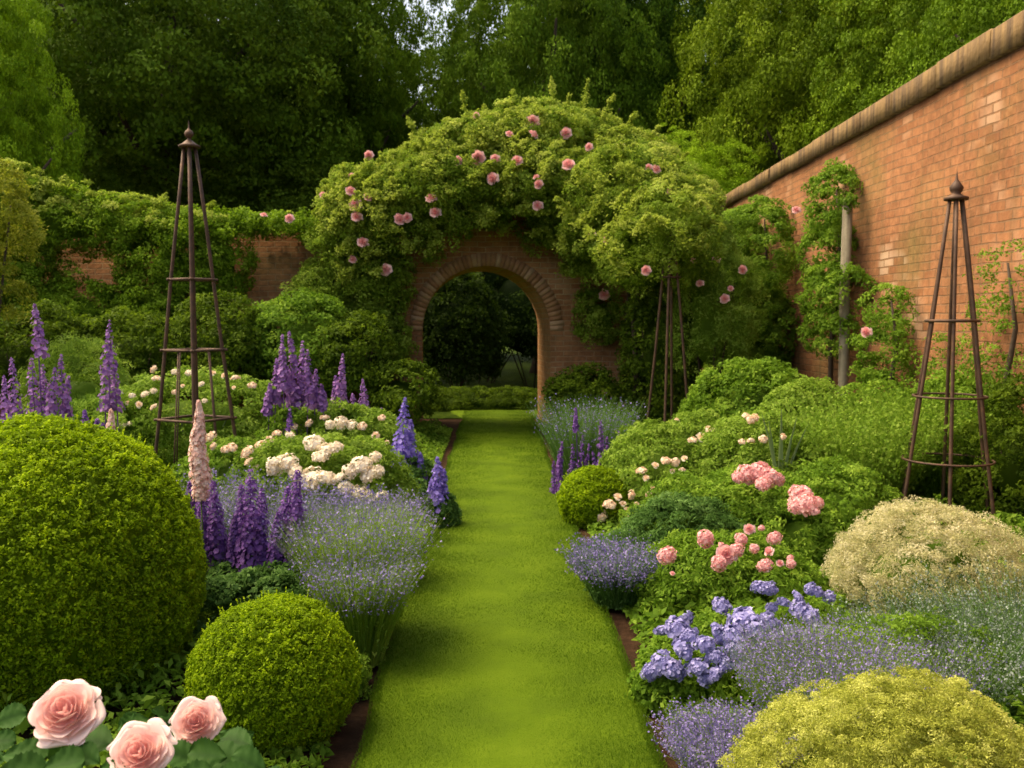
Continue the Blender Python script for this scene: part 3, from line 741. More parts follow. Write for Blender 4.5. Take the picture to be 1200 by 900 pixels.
# ------------------------------------------------------------------ climbers on the long wall
def wallY(px, x=4.2): return x * 1100 / (px - 580 - 0.0)
def wallclimber(label, pts, mat, size, n_scale=1, flowers=(), clr=.13, dense=1.15, wc=0):
    """pts: (px, py, r_along_px, r_up_px, thickness) centred near the wall face"""
    px0, py0 = pts[0][:2]; Y0 = wallY(px0)
    root = empty('wall_climber', (4.3, Y0, 0), label, 'climber', 'climbers on the long brick wall'); mb = MB()
    for i, (px, py, ra, ru, th) in enumerate(pts):
        Y = wallY(px); ry = (wallY(px - ra) - wallY(px + ra)) / 2; z = Z(py, Y); rz = ru * Y / 1100
        rad = np.array((th, ry, rz)); ncl = int(max(16, (ry * rz * 3.14 + th * (ry + rz)) * 42 * n_scale))
        clumps(mb, (4.32 - 4.3 - th * .6, Y - Y0, z), rad, ncl, int(55 * dense), clr, size, .5, .7, .3, i + 11, .16, zmin=-.95, withcore=wc)
    mb.build('foliage', mat, root)
    sb = MB(); zt_ = max(Z(p[1] - p[3] * .5, wallY(p[0])) for p in pts)
    tube(sb, [(-.05, .1, 0), (-.1, 0, zt_ * .4), (-.05, -.1, zt_ * .75), (-.08, 0, zt_)], [.035, .03, .02, .01], 6); sb.build('stem', M['bark'], root)
    for i, (px, py, r) in enumerate(flowers):
        Y = wallY(px, 3.75); p = at(px, py, Y) - root.location
        d = Vector((-.7, -.7, .3)) + Vector(rng.normal(size=3) * .3)
        place(ROSE_PINK[i % 3], 'blossom', root, p, d.to_track_quat('Z', 'Y').to_euler(), r * Y / 1100)
    return root
wallclimber('broad leafy climber on the long wall nearest the gateway', [(893, 300, 36, 62, .45), (870, 380, 40, 70, .5), (900, 390, 24, 62, .4), (862, 290, 26, 45, .35), (885, 440, 35, 40, .45)], M['mid'], .07)
wallclimber('tall climber wrapped round the wooden post on the long wall', [(976, 242, 18, 46, .22), (972, 300, 17, 46, .24), (984, 345, 24, 36, .28), (978, 388, 22, 30, .24)], M['mid'], .065, flowers=[(933, 246, 6)])
wallclimber('narrow climber right of the wooden post on the long wall', [(1044, 368, 16, 32, .18), (1038, 418, 19, 46, .22), (1030, 468, 18, 36, .22)], M['mid'], .055, flowers=[(1015, 389, 8)])
wallclimber('thin wispy climber on the long wall at the right edge', [(1180, 330, 26, 45, .16), (1172, 400, 34, 60, .20), (1195, 460, 36, 55, .25), (1120, 430, 40, 40, .14)], M['mid'], .04, .65, clr=.12, wc=0, dense=.7)
# weathered post standing against the wall
mb = MB(); Yp = 11.15; pr_ = empty('wooden_post', (4.17, Yp, 0), 'weathered grey wooden post standing against the long brick wall', 'post')
tube(mb, [(0, 0, -.05), (.005, 0, 1.0), (-.006, 0, 2.0), (.004, 0, 3.02)], [.062, .060, .060, .057], 12); mb.build('shaft', M['post'], pr_)
mb = MB(); lathe(mb, [(.001, 0), (.066, 0), (.072, .02), (.060, .06), (.03, .10), (.001, .105)], (.004, 0, 3.02), 12); mb.build('cap', M['post'], pr_)

# ------------------------------------------------------------------ obelisks
def obelisk(label, px, D, apexpy, Rb, nlegs, th0, ringpy, square, rod=.014, onion=False, x=None, thin=0, lean=0.0, ringover=.0):
    """rusty plant obelisk: rods meeting under a cap, rings, finial"""
    x = X(px, D) if x is None else x; H = Z(apexpy, D)
    root = empty('garden_obelisk', (x, D, 0), label, 'obelisk', 'rusty garden obelisks'); root.rotation_euler = (0, lean, 0)
    capz = H - .17; rt = .045
    def rad(z): return Rb + (rt - Rb) * z / capz
    for k in range(nlegs):
        an = th0 + 2 * math.pi * k / nlegs; mb = MB()
        pts = []
        for z in np.linspace(-.12, capz, 7):
            r = rad(z) + .004 * math.sin(z * 3 + k)
            pts.append((r * math.cos(an), r * math.sin(an), z))
        tube(mb, pts, rod, 8); mb.build('leg', M['iron'], root)
    for j, py in enumerate(ringpy):
        z = Z(py, D); mb = MB(); r = rad(z) + rod * 1.2
        if square:
            cs = [(r * math.cos(th0 + math.pi / 2 * k), r * math.sin(th0 + math.pi / 2 * k), z) for k in range(4)]
            for k in range(4): 
                a_, b_ = Vector(cs[k]), Vector(cs[(k + 1) % 4]); e = (b_ - a_).normalized() * .02
                tube(mb, [a_ - e, b_ + e], rod * .75, 6)
        else:
            pts = [(r * math.cos(an), r * math.sin(an), z) for an in np.linspace(0, 2 * math.pi, 33)]
            tube(mb, pts, rod * (.85 if j == 0 else .6), 6, cap=False)
        mb.build('ring', M['iron'], root)
    for k in range(thin):
        an = th0 + math.pi / thin + 2 * math.pi * k / thin; z1 = Z(ringpy[1], D); mb = MB(); q = .72
        tube(mb, [(rad(0) * q * math.cos(an), rad(0) * q * math.sin(an), 0), (rad(z1) * q * math.cos(an), rad(z1) * q * math.sin(an), z1)], rod * .45, 6); mb.build('inner_rod', M['iron'], root)
    mb = MB(); mb.smooth = True
    if onion: prof = [(.001, -.02), (.085, -.02), (.088, .0), (.05, .015), (.03, .03), (.045, .05), (.05, .075), (.03, .105), (.012, .13), (.006, .165), (.001, .19)]
    else: prof = [(.001, -.02), (.085, -.015), (.09, .0), (.06, .015), (.03, .04), (.012, .055), (.02, .065), (.035, .085), (.038, .10), (.03, .12), (.012, .135), (.006, .15), (.004, .19), (.001, .21)]
    lathe(mb, prof, (0, 0, capz), 16); mb.build('finial', M['iron'], root)
    return root
obelisk('tall rusty obelisk with four legs in the left border', 228, 8.0, 148, .39, 4, R(15), (328, 410, 490), True, .0155, thin=4)
obelisk('rusty obelisk with round hoops before the long wall', 1114, 7.0, 203, .385, 6, R(188), (376, 465, 540), False, .0145, onion=True)
obelisk('half hidden rusty obelisk under the right of the gateway roses', 784, 11.9, 262, .30, 4, R(70), (325,), True, .017)

# ------------------------------------------------------------------ clipped box balls
def boxball(label, x, y, z, r, rz, n, size, seed):
    root = empty('box_ball', (x, y, 0), label, 'box ball', 'clipped box balls'); mb = MB()
    d = rdir(n); d = d[d[:, 2] > -.85]; k0 = len(d)
    rr = (1 + .032 * snoise(d, seed, 3) + .014 * snoise(d, seed + 1, 13) + rng.normal(size=k0) * .010)
    C = d * [r, r, rz] * rr[:, None] + [0, 0, z]
    per = 20; k = np.repeat(np.arange(k0), per); e = unit(rdir(len(k)) + d[k] * .9)
    P = C[k] + e * (size * 1.6 * rng.uniform(.2, 1, len(k)))[:, None]
    cv = np.clip(rng.normal(.45, .22, k0), 0, 1)
    leaves(mb, P, e + [0, 0, .2], size, .55, spread=.6, var=cv[k])
    q = rng.integers(0, k0, k0 // 30); shoot = np.repeat(q, 7); ts = np.tile(np.linspace(.3, 1, 7), len(q))[:, None]
    leaves(mb, C[shoot] + (d[shoot] * .6 + np.array([0, 0, .6])) * ts * size * 3.2, rdir(len(shoot)), size, .5, spread=.6, var=.9)
    core(mb, (0, 0, z), (r * .955, r * .955, rz * .955), seed, .018, 40, 5)
    mb.build('foliage', M['box'], root)
    sb = MB(); tube(sb, [(0, 0, -.05), (.01, 0, z * .5), (0, 0, z)], [.04, .03, .02], 8); sb.build('trunk', M['bark'], root)
boxball('largest clipped box ball at the left edge behind the pink roses', X(42, 4.25), 4.25, .52, .68, .69, 15000, .016, 1)
boxball('smaller clipped box ball beside the grass path, front left', X(314, 3.78), 3.78, .225, .315, .32, 6500, .013, 2)
boxball('small clipped box ball across the path in the right border', X(697, 7.75), 7.75, .17, .275, .27, 1900, .020, 3)

# ------------------------------------------------------------------ left border plants
# backdrop shrubs before the back wall
for i, (px, py, D, rw_, rh, mt, lab) in enumerate([
    (30, 430, 12.6, 85, 62, 'deep', 'broad dark shrub at the left edge before the back wall'),
    (150, 428, 12.8, 70, 52, 'deep', 'dark shrub under the vine, left of the rusty obelisk'),
    (262, 420, 13.0, 60, 62, 'deep', 'dark shrub directly behind the rusty obelisk'),
    (345, 408, 13.2, 66, 58, 'mid', 'olive shrub below the bare stretch of back wall'),
    (412, 425, 13.0, 42, 58, 'deep', 'dark shrub left of the gateway under the roses'),
    (468, 466, 12.8, 32, 42, 'deep', 'small dark shrub at the left foot of the gateway')]):
    leafy('border_shrub', lab, 'shrub', (X(px, D), D, Z(py, D)), (rw_ * D / 1100, .6, rh * D / 1100), M[mt], int(rw_ * rh / 22), 60, .18, .075, seed=i + 70, group='shrubs before the back wall')
leafy('fern_clump', 'pale feathery green plant behind the purple spikes at left', 'fern', (X(95, 10.3), 10.3, .55), (.62, .5, .95), M['light'], 180, 60, .14, .06, .25, droop=.4, seed=80)
leafy('fern_clump', 'feathery green plant between obelisk and purple spikes', 'fern', (X(150, 9.6), 9.6, .45), (.7, .5, .55), M['mid'], 180, 60, .13, .055, .3, droop=.4, seed=81)
gs = leafy('golden_shrub', 'golden leaved shrub at the far left edge above the vine', 'shrub', (X(-22, 10.0), 10.0, Z(262, 10.0)), (.62, .5, .62), M['golden_tree'], 150, 60, .13, .05, .45, droop=.5, seed=82, stems=5, extra=((-.1, 0, -.7, .5, .4, .5, 60),))

def flowershrub(name, label, cat, px, py, D, rx, rz, dep, mat, pts, meshes, flname, ncl=150, per=55, size=.04, clr=.1, sz=1.0, seed=1, aspect=.5, droop=.15, extra=(), group=None, face=(0, -.8, .8), lump=.13, cy=.0):
    s = D / 1100
    root = leafy(name, label, cat, (X(px, D), D, Z(py, D)), (rx * s, dep, rz * s), mat, ncl, per, clr, size, aspect, seed=seed, droop=droop, extra=extra, group=group, lump=lump)
    bl = [(px, py, D, rx, rz, dep)] + [(px + e[0] / s, py - e[2] / s, D + e[1], e[3] / s, e[5] / s, e[4]) for e in extra]
    def fd(a, b_):
        v = face_depth(bl)(a, b_); return v if v < 13.89 or D > 13 else D - dep * .3
    flowers_on(root, pts, fd, meshes, flname, sz, face)
    return root
r_ = np.random.default_rng(5)
pts = [(180, 433, 5), (184, 444, 6), (205, 436, 5), (222, 437, 6), (236, 450, 5), (250, 437, 5), (262, 440, 5), (276, 443, 6), (296, 452, 6), (155, 464, 5), (170, 462, 6), (180, 458, 5), (150, 472, 5), (163, 474, 6), (180, 477, 5), (205, 460, 4), (240, 470, 4), (144, 498, 5), (153, 496, 4), (214, 452, 4), (274, 454, 4)]
flowershrub('rose_bush', 'bush dotted with small peach and cream roses around the rusty obelisk', 'rose bush', 225, 500, 9.4, 100, 62, .7, M['light'], pts, HEAD_BLUSH + HEAD_CREAM + ROSE_BLUSH, 'blossom', 260, 60, .05, .12, .82, 90)
pts = [(247, 512, 6), (272, 525, 6), (290, 530, 7), (305, 522, 6), (315, 518, 6), (325, 508, 5), (250, 523, 4), (265, 527, 5), (292, 541, 5), (300, 548, 4)]
flowershrub('rose_bush', 'small leafy rose bush with blush flowers between the two obelisk front legs and white roses', 'rose bush', 275, 560, 7.6, 60, 48, .45, M['mid'], pts, HEAD_BLUSH, 'blossom', 150, 55, .045, .1, 1.05, 91)
pts = [(322, 547, 11), (338, 542, 10), (346, 552, 9), (368, 520, 12), (382, 528, 9), (393, 524, 9), (375, 536, 9), (365, 562, 14), (382, 560, 12), (352, 562, 9), (340, 510, 5), (400, 495, 8), (387, 498, 6), (412, 498, 6), (410, 552, 9), (424, 545, 12), (432, 556, 10), (443, 552, 8), (405, 572, 9), (420, 578, 11), (432, 586, 11), (446, 582, 9), (437, 600, 8), (440, 535, 7), (427, 592, 8), (452, 594, 6), (330, 537, 6), (398, 560, 7)]
flowershrub('rose_bush', 'wide bush thick with white and cream rose clusters by the path', 'rose bush', 400, 580, 7.2, 76, 62, .5, M['light'], pts, HEAD_CREAM, 'blossom', 260, 60, .042, .1, 1.05, 92, extra=((-.30, -.1, .12, .34, .35, .28, 70), (.22, -.25, -.15, .26, .3, .3, 70)))
pts = [(400, 494, 5), (425, 500, 5), (440, 512, 5), (380, 490, 5), (452, 520, 4), (345, 500, 4), (362, 496, 4), (448, 490, 4)]
flowershrub('rose_bush', 'light green bush with few peach roses behind the white rose bush', 'rose bush', 400, 520, 9.2, 85, 44, .5, M['light'], pts, HEAD_BLUSH, 'blossom', 200, 60, .05, .12, 1.1, 93)

# delphiniums: each plant has its spikes and basal leaves
def delph(label, pts, D, mat, base_w=.2, leafm='mid', leafh=.35, n=150, fl=.022, r=.05, group=None, seed=1, petals=5, power=.7, name='delphinium', cat='delphinium', lw=None, lsize=.05):
    """pts: (px, top_py, bottom_py, radius_m)"""
    mx = sum(p[0] for p in pts) / len(pts); x0 = X(mx, D); root = empty(name, (x0, D, 0), label, cat, group)
    for i, (px, y1, y2, rr) in enumerate(pts):
        Y = D + (i % 3 - 1) * .07; h = Z(y1, Y) - Z(y2, Y); zb = Z(y2, Y)
        me = spike_mesh(mat, h, rr, n, fl, seed + i, petals, power, stem=max(zb - .0, 0.02))
        place(me, 'flower_spike', root, (X(px, Y) - x0, Y - D, zb), (rng.normal() * .03, rng.normal() * .03, rng.uniform(0, 6)))
    mb = MB(); 
    clumps(mb, (0, 0, leafh * .35), (base_w, base_w * .8, leafh * .75), int(60 + base_w * 300), 45, .07, lsize, .45, seed=seed, withcore=.6)
    mb.build('foliage', M[leafm], root)
    return root
GP = 'purple flower spikes in the left border'
delph('tall purple spire with a dense cluster below, left edge above the big box ball', [(46, 356, 418, .055), (40, 418, 495, .06), (52, 425, 500, .05), (62, 430, 490, .05), (72, 415, 495, .045), (76, 440, 492, .035)], 7.0, M['mauve'], .35, 'mid', .75, 110, .021, seed=1, group=GP)
delph('short purple spire touching the left frame edge', [(10, 418, 500, .05), (2, 440, 505, .045)], 6.8, M['mauve'], .3, 'mid', .7, 110, .021, seed=10, group=GP)
delph('tall purple spire left of the rusty obelisk above the big box ball', [(128, 375, 440, .05), (122, 425, 480, .06), (136, 430, 482, .06)], 7.2, M['mauve'], .3, 'mid', .75, 110, .021, seed=20, group=GP)
delph('small violet spikes peeping over the top right of the big box ball', [(98, 480, 515, .025), (110, 490, 525, .035), (118, 495, 530, .035)], 5.6, M['violet'], .22, 'mid', .7, 90, .02, seed=30, group=GP)
delph('broad bush of tall purple spires right of the rusty obelisk', [(332, 392, 460, .05), (344, 388, 470, .055), (352, 398, 475, .05), (360, 410, 476, .05), (322, 420, 476, .05), (368, 432, 478, .05), (314, 448, 485, .04), (378, 450, 480, .04), (340, 430, 486, .06)], 8.8, M['mauve'], .4, 'mid', .75, 130, .027, seed=40, group=GP)
delph('single purple spire between the purple bush and the gateway', [(398, 415, 470, .045), (392, 440, 485, .05), (404, 446, 488, .04)], 9.2, M['mauve'], .25, 'mid', .7, 110, .027, seed=55, group=GP)
delph('loose low purple spires left of the gateway', [(422, 452, 495, .05), (430, 444, 500, .045), (415, 460, 492, .04), (447, 478, 498, .03)], 9.8, M['mauve'], .25, 'mid', .6, 70, .027, seed=60, group=GP)
delph('slim dark violet spike just left of the white roses', [(335, 478, 540, .04)], 7.6, M['violet'], .15, 'mid', .4, 120, .022, seed=66, group=GP)
delph('tall deep blue delphinium by the path left of the gateway', [(472, 466, 562, .11), (481, 492, 566, .10), (464, 510, 566, .07), (492, 530, 560, .035)], 8.1, M['blue'], .26, 'cool', .42, 260, .028, seed=70, power=.75)
delph('low blue delphinium leaning over the path edge', [(512, 536, 598, .085), (518, 550, 606, .06), (505, 562, 604, .05)], 7.6, M['blue'], .14, 'cool', .2, 260, .024, seed=76, power=.7)
delph('leftmost dark violet salvia with three spikes before the catmint', [(222, 562, 655, .05), (230, 575, 668, .055), (238, 548, 668, .06), (248, 560, 664, .05), (216, 600, 650, .04)], 5.15, M['violet'], .25, 'cool', .36, 420, .017, seed=80, power=.5, group='dark violet salvias')
delph('middle dark violet salvia, dense upright column', [(287, 549, 668, .065), (279, 568, 668, .05), (296, 572, 670, .05), (306, 600, 672, .04), (270, 600, 665, .035)], 5.05, M['violet'], .25, 'cool', .36, 420, .017, seed=85, power=.5, group='dark violet salvias')
delph('rightmost dark violet salvia next to the lavender', [(341, 550, 668, .055), (332, 570, 670, .05), (349, 585, 672, .045), (322, 600, 668, .04)], 5.0, M['violet'], .25, 'cool', .36, 420, .017, seed=90, power=.5, group='dark violet salvias')
# plumes
def plume(label, px, y1, y2, D, r, n, seed):
    h = Z(y1, D) - Z(y2, D); root = empty('plume_flower', (X(px, D), D, 0), label, 'flower plume', 'pink flower plumes')
    mb = MB(); ts = rng.uniform(0, 1, n); an = rng.uniform(0, 6.28, n); prof = np.sin(np.clip(ts * .92 + .08, 0, 1) * np.pi) ** .5 * (1 - .6 * ts) * (1 + .08 * np.sin(ts * 31))
    rr = r * prof * rng.uniform(.5, 1.1, n)
    P = np.stack([rr * np.cos(an) + .10 * r * np.sin(ts * 9), rr * np.sin(an), Z(y2, D) + ts * h], 1)
    florets(mb, P, np.stack([np.cos(an), np.sin(an), .3 + 0 * an], 1), .011, 4)
    mb.build('flower_spike', M['plume'], root)
    sb = MB(); tube(sb, [(0, 0, 0), (.01, 0, Z(y2, D) * .6), (0, 0, Z(y2, D) + h * .6)], [.006, .005, .003], 5); sb.build('stem', M['stem'], root)
plume('large pale pink plume standing over the violet salvias', 231, 470, 584, 4.95, .062, 1500, 1)
plume('small pale pink plume beside the top of the big box ball', 128, 480, 530, 5.3, .035, 500, 2)

# lavender, catmint and grasses, left
tuft('catmint', 'hazy grey catmint behind the leftmost violet salvia', 'catmint', (X(205, 6.0), 6.0), 1300, .80, .5, .3, .0025, M['grey'], M['lavender'], 4, .008, .18, .45, fill=3500)
tuft('catmint', 'hazy grey catmint between the violet salvias and the white roses', 'catmint', (X(310, 6.1), 6.1), 1300, .72, .5, .3, .0025, M['grey'], M['lavender'], 4, .008, .18, .45, fill=3500)
tuft('lavender', 'big fountain of lavender spilling onto the path, left side', 'lavender', (X(418, 4.9), 4.9), 8000, .74, .36, .24, .0019, M['tuft'], M['lavender'], 1, .0065, .12, .16, fill=5000)
tuft('lavender', 'green lavender stems just behind the smaller front box ball', 'lavender', (X(420, 4.55), 4.55), 6500, .58, .30, .24, .0018, M['tuft'], M['lavender'], 1, .0060, .10, .15, fill=4000)
tuft('lavender', 'grey lavender clump behind the big lavender fountain, left side', 'lavender', (X(420, 6.0), 6.0), 3000, .64, .42, .28, .0022, M['grey'], M['lavender'], 3, .008, .18, .40, fill=4000)
tuft('lavender', 'loose lavender between the violet salvias and the path', 'lavender', (X(375, 5.5), 5.5), 2400, .60, .34, .25, .0022, M['grey'], M['lavender'], 2, .007, .16, .35, fill=4000)
leafy('leafy_perennial', 'low dark green leafy plant under the violet salvias', 'plant', (X(300, 4.75), 4.75, .15), (.40, .25, .24), M['cool'], 130, 50, .07, .04, seed=101, stems=0)
leafy('leafy_perennial', 'dark leafy mound behind the small front box ball by the path', 'plant', (X(385, 4.2), 4.2, .06), (.14, .15, .14), M['mid'], 70, 50, .06, .035, .35, seed=102, stems=0)
leafy('leafy_perennial', 'green leafy mound below the blue delphinium by the path', 'plant', (X(478, 7.7), 7.7, .12), (.2, .2, .22), M['cool'], 110, 50, .07, .04, seed=103, stems=0)

# ------------------------------------------------------------------ right border plants
tuft('catmint', 'grey green catmint mound at the right foot of the gateway', 'catmint', (X(688, 9.4), 9.4), 2200, .95, .36, .2, .0040, M['cool'], M['lavender'], 1, .009, .22, .3, fill=9000)
delph('violet spikes rising through the catmint right of the path', [(660, 528, 582, .04), (680, 510, 572, .04), (670, 520, 578, .04), (704, 492, 550, .04), (712, 512, 560, .035), (651, 540, 582, .035), (726, 506, 555, .03), (676, 478, 505, .02), (688, 520, 574, .03), (697, 528, 572, .03), (657, 516, 560, .025), (719, 524, 562, .025)], 8.85, M['violet'], .2, 'grey', .2, 110, .020, seed=120)
leafy('border_shrub', 'dark green shrub against the right gateway pier', 'shrub', (X(688, 13.3), 13.3, Z(468, 13.3)), (.52, .35, .42), M['deep'], 130, 55, .13, .06, seed=110)
leafy('border_shrub', 'deep shadowy shrub behind the half hidden obelisk', 'shrub', (X(775, 13.4), 13.4, 1.1), (.50, .5, 1.5), M['deep'], 260, 55, .16, .07, seed=112)
flowershrub('rose_bush', 'tall loose rose bush with small pink blooms between the half hidden obelisk and the wall', 'rose bush', 832, 365, 12.9, 47, 110, .6, M['light'], [(838, 305, 6.5), (870, 316, 6), (849, 350, 6), (820, 332, 5), (856, 338, 4), (812, 305, 4)], ROSE_PINK, 'blossom', 300, 60, .06, .15, 1.1, 113, aspect=.3, droop=.5, face=(-.1, -1, .3))
leafy('willowy_shrub', 'soft green shrub rising behind the end of the long wall climbers', 'shrub', (X(800, 17.5), 17.5, 2.4), (.9, .7, 1.9), M['light'], 300, 60, .2, .09, .3, seed=114, droop=.5)
leafy('border_shrub', 'bright green leafy shrub in front of the wall climbers', 'shrub', (X(885, 10.2), 10.2, .55), (.66, .5, .62), M['mid'], 230, 60, .13, .065, seed=115, spread=.8)
leafy('border_shrub', 'green shrub between the wooden post and the fresh leafy bush', 'shrub', (X(940, 9.4), 9.4, .45), (.5, .45, .62), M['light'], 180, 60, .11, .05, seed=116)
leafy('border_shrub', 'mid green shrub below the middle wall climbers', 'shrub', (X(842, 11.2), 11.2, .3), (.45, .5, .6), M['mid'], 160, 60, .12, .06, seed=117)
pts = [(706, 605, 6), (716, 592, 6), (724, 582, 6), (735, 597, 5), (740, 580, 5), (752, 552, 6), (757, 560, 5), (768, 545, 5), (780, 540, 6), (792, 542, 5), (802, 537, 5), (765, 572, 6), (776, 590, 5), (741, 604, 5), (746, 591, 4), (822, 512, 7), (832, 505, 6), (812, 516, 5), (793, 492, 4), (690, 619, 5), (712, 590, 5), (800, 552, 4), (788, 552, 4), (730, 590, 5), (760, 578, 4)]
flowershrub('rose_bush', 'sprawling bush with tiny peach roses right of the small box ball', 'rose bush', 775, 560, 8.3, 72, 55, .5, M['light'], pts, HEAD_BLUSH + ROSE_BLUSH, 'blossom', 230, 60, .045, .11, 1.05, 94, extra=((-.35, -.45, -.2, .28, .3, .3, 70), (.35, .2, .15, .35, .3, .35, 70)))
pts = [(880, 492, 6), (875, 488, 5), (885, 490, 5), (895, 515, 5), (918, 512, 4), (870, 518, 4), (880, 517, 5)]
flowershrub('rose_bush', 'fresh green bush with a few cream flowers behind the pink clusters', 'rose bush', 900, 548, 7.8, 75, 56, .5, M['light'], pts, HEAD_BLUSH, 'blossom', 220, 60, .045, .11, 1.0, 95)
# pale sword leaves
sw = empty('sword_leaf_plant', (X(918, 7.25), 7.25, 0), 'pale sword leaved plant poking out of the green bushes', 'plant'); mb = MB()
for k, (dx, top, w) in enumerate([(-.10, 1.02, .022), (.0, 1.06, .03), (.08, .98, .024), (.14, .92, .02), (-.05, .95, .02)]):
    V = []; 
    for i in range(6):
        q = i / 5; cx_ = dx * (1.6 * q * q); V += [(cx_ - w * (1 - q ** 2) - .001, .02 * k, top * q * .93), (cx_, .02 * k + .012, top * q * .93), (cx_ + w * (1 - q ** 2) + .001, .02 * k, top * q * .93)]
    mb.add(V, [(i * 3 + j, i * 3 + j + 1, i * 3 + j + 4, i * 3 + j + 3) for i in range(5) for j in range(2)], .8)
mb.build('leaves', M['grey'], sw)
# large green perennials with pink heads
pts = [(875, 556, 12), (888, 555, 14), (900, 560, 12), (864, 560, 8), (910, 562, 9), (893, 568, 9)]
flowershrub('phlox', 'leafy clump topped by the widest cluster of pink flower heads', 'phlox', 880, 612, 6.4, 78, 56, .45, M['mid'], pts, HEAD_PINK, 'blossom', 210, 60, .05, .10, 1.05, 96, droop=.3, aspect=.35, extra=((-.45, .0, -.05, .35, .35, .33, 90),))
pts = [(938, 582, 14), (944, 592, 14), (932, 594, 9), (957, 590, 8), (955, 600, 6)]
flowershrub('phlox', 'leafy clump with one round pink head left of the wispy shrub', 'phlox', 945, 640, 6.0, 62, 55, .4, M['mid'], pts, HEAD_PINK, 'blossom', 170, 60, .045, .09, 1.05, 97, droop=.3, aspect=.35)
pts = [(826, 631, 11), (781, 651, 11), (851, 650, 15), (842, 660, 10), (862, 645, 9), (878, 620, 8), (868, 632, 8), (907, 631, 8.5), (901, 646, 8), (884, 643, 6), (896, 663, 9), (914, 660, 5.5), (927, 661, 6), (926, 654, 4), (788, 672, 4), (845, 640, 5), (892, 619, 4)]
flowershrub('phlox', 'front leafy clump with many small scattered pink flower heads', 'phlox', 850, 690, 5.3, 95, 60, .38, M['mid'], pts, HEAD_PINK + ROSE_PINK[:1], 'blossom', 220, 60, .042, .085, 1.0, 98, droop=.3, aspect=.38)
pts = [(1012, 628, 0.1)]
leafy('leafy_perennial', 'cool green feathery mound at the path edge beyond the lavender', 'plant', (X(738, 6.0), 6.0, .08), (.26, .3, .20), M['cool'], 190, 60, .08, .045, .28, seed=120, droop=.3, stems=0)
leafy('leafy_perennial', 'bluish feathery mound below the pink phlox heads', 'plant', (X(800, 5.9), 5.9, .2), (.40, .35, .36), M['cool'], 190, 60, .08, .045, .28, seed=121, droop=.3, stems=0)
leafy('border_shrub', 'dark green shrub under the wispy shrub behind the cream bush', 'shrub', (X(985, 6.2), 6.2, .3), (.42, .4, .42), M['mid'], 170, 55, .09, .04, seed=122)
tuft('wispy_shrub', 'fine wispy light shrub left of the hooped obelisk', 'shrub', (X(1010, 7.7), 7.7), 1500, 1.15, .42, .3, .0030, M['light'], M['tuft'], 16, .014, .25, .75, fill=5000, flname='leaflets')
tuft('wispy_shrub', 'fine wispy darker shrub inside the hooped obelisk legs', 'shrub', (X(1105, 8.0), 8.0), 1300, 1.3, .42, .3, .0030, M['mid'], M['mid'], 16, .015, .3, .8, fill=5000, flname='leaflets')
leafy('border_shrub', 'dense green shrub behind the hooped obelisk against the wall', 'shrub', (X(1130, 8.2), 8.2, .5), (.75, .5, .62), M['mid'], 240, 60, .12, .05, seed=123)
leafy('border_shrub', 'dense green shrub at the right frame edge below the wispy climber', 'shrub', (X(1215, 7.2), 7.2, .5), (.5, .5, .65), M['deep'], 200, 60, .11, .045, seed=124)
leafy('border_shrub', 'green shrub at the foot of the wall right of the wooden post', 'shrub', (X(1035, 9.2), 9.2, .4), (.6, .4, .6), M['mid'], 200, 60, .11, .05, seed=125)
# lilac blue heads
tuft('lavender', 'greyish lavender clump at the path edge before the blue flower heads', 'lavender', (X(728, 5.5), 5.5), 3000, .42, .45, .3, .0022, M['cool'], M['lavender'], 3, .0075, .15, .45, fill=4000)
pts = [(795, 738, 15), (778, 740, 10), (808, 745, 10), (846, 711, 11), (895, 689, 9), (903, 690, 8), (886, 688, 6), (870, 728, 17), (855, 745, 15), (885, 740, 15), (840, 742, 12), (900, 730, 13), (865, 762, 14), (825, 755, 12), (800, 762, 13), (775, 778, 14), (790, 785, 12), (765, 785, 10), (818, 782, 13), (838, 790, 12), (850, 778, 10), (825, 795, 10), (910, 750, 12), (925, 740, 10), (938, 715, 12), (948, 722, 11), (935, 700, 7), (918, 706, 7), (955, 693, 8), (950, 690, 7), (972, 700, 7), (960, 742, 12), (945, 752, 12), (970, 750, 9), (955, 762, 11), (890, 765, 12), (925, 762, 10), (872, 778, 9), (838, 768, 10), (805, 725, 8), (760, 790, 8), (905, 712, 7)]
flowershrub('lilac_phlox', 'spreading plant covered with many domed lilac blue flower heads', 'phlox', 862, 790, 4.35, 100, 62, .34, M['mid'], pts, HEAD_LILAC, 'blossom', 190, 55, .034, .07, 1.12, 130, extra=((-.28, -.12, -.14, .18, .2, .2, 60), (.30, .1, .10, .2, .2, .2, 60)), face=(0, -.5, 1))
leafy('leafy_perennial', 'round leaved green plant at the path edge under the lilac blue heads', 'plant', (X(790, 4.08), 4.08, .03), (.15, .17, .13), M['mid'], 80, 50, .05, .035, .7, seed=131, stems=0)
tuft('lavender', 'foreground lavender leaning over the soil beside the yellow bush', 'lavender', (X(978, 3.5), 3.5), 7000, .52, .38, .28, .0014, M['tuft'], M['lavender'], 2, .0048, .16, .20, fill=5000)
tuft('lavender', 'short front lavender nearest the path on the right', 'lavender', (X(862, 3.25), 3.25), 3600, .31, .50, .35, .0014, M['tuft'], M['lavender'], 4, .0048, .10, .28, fill=3000)
tuft('lavender', 'loose lavender behind the yellow bush, mostly green stems', 'lavender', (X(1045, 3.75), 3.75), 4200, .46, .45, .32, .0016, M['tuft'], M['lavender'], 2, .0048, .2, .22, fill=7000)
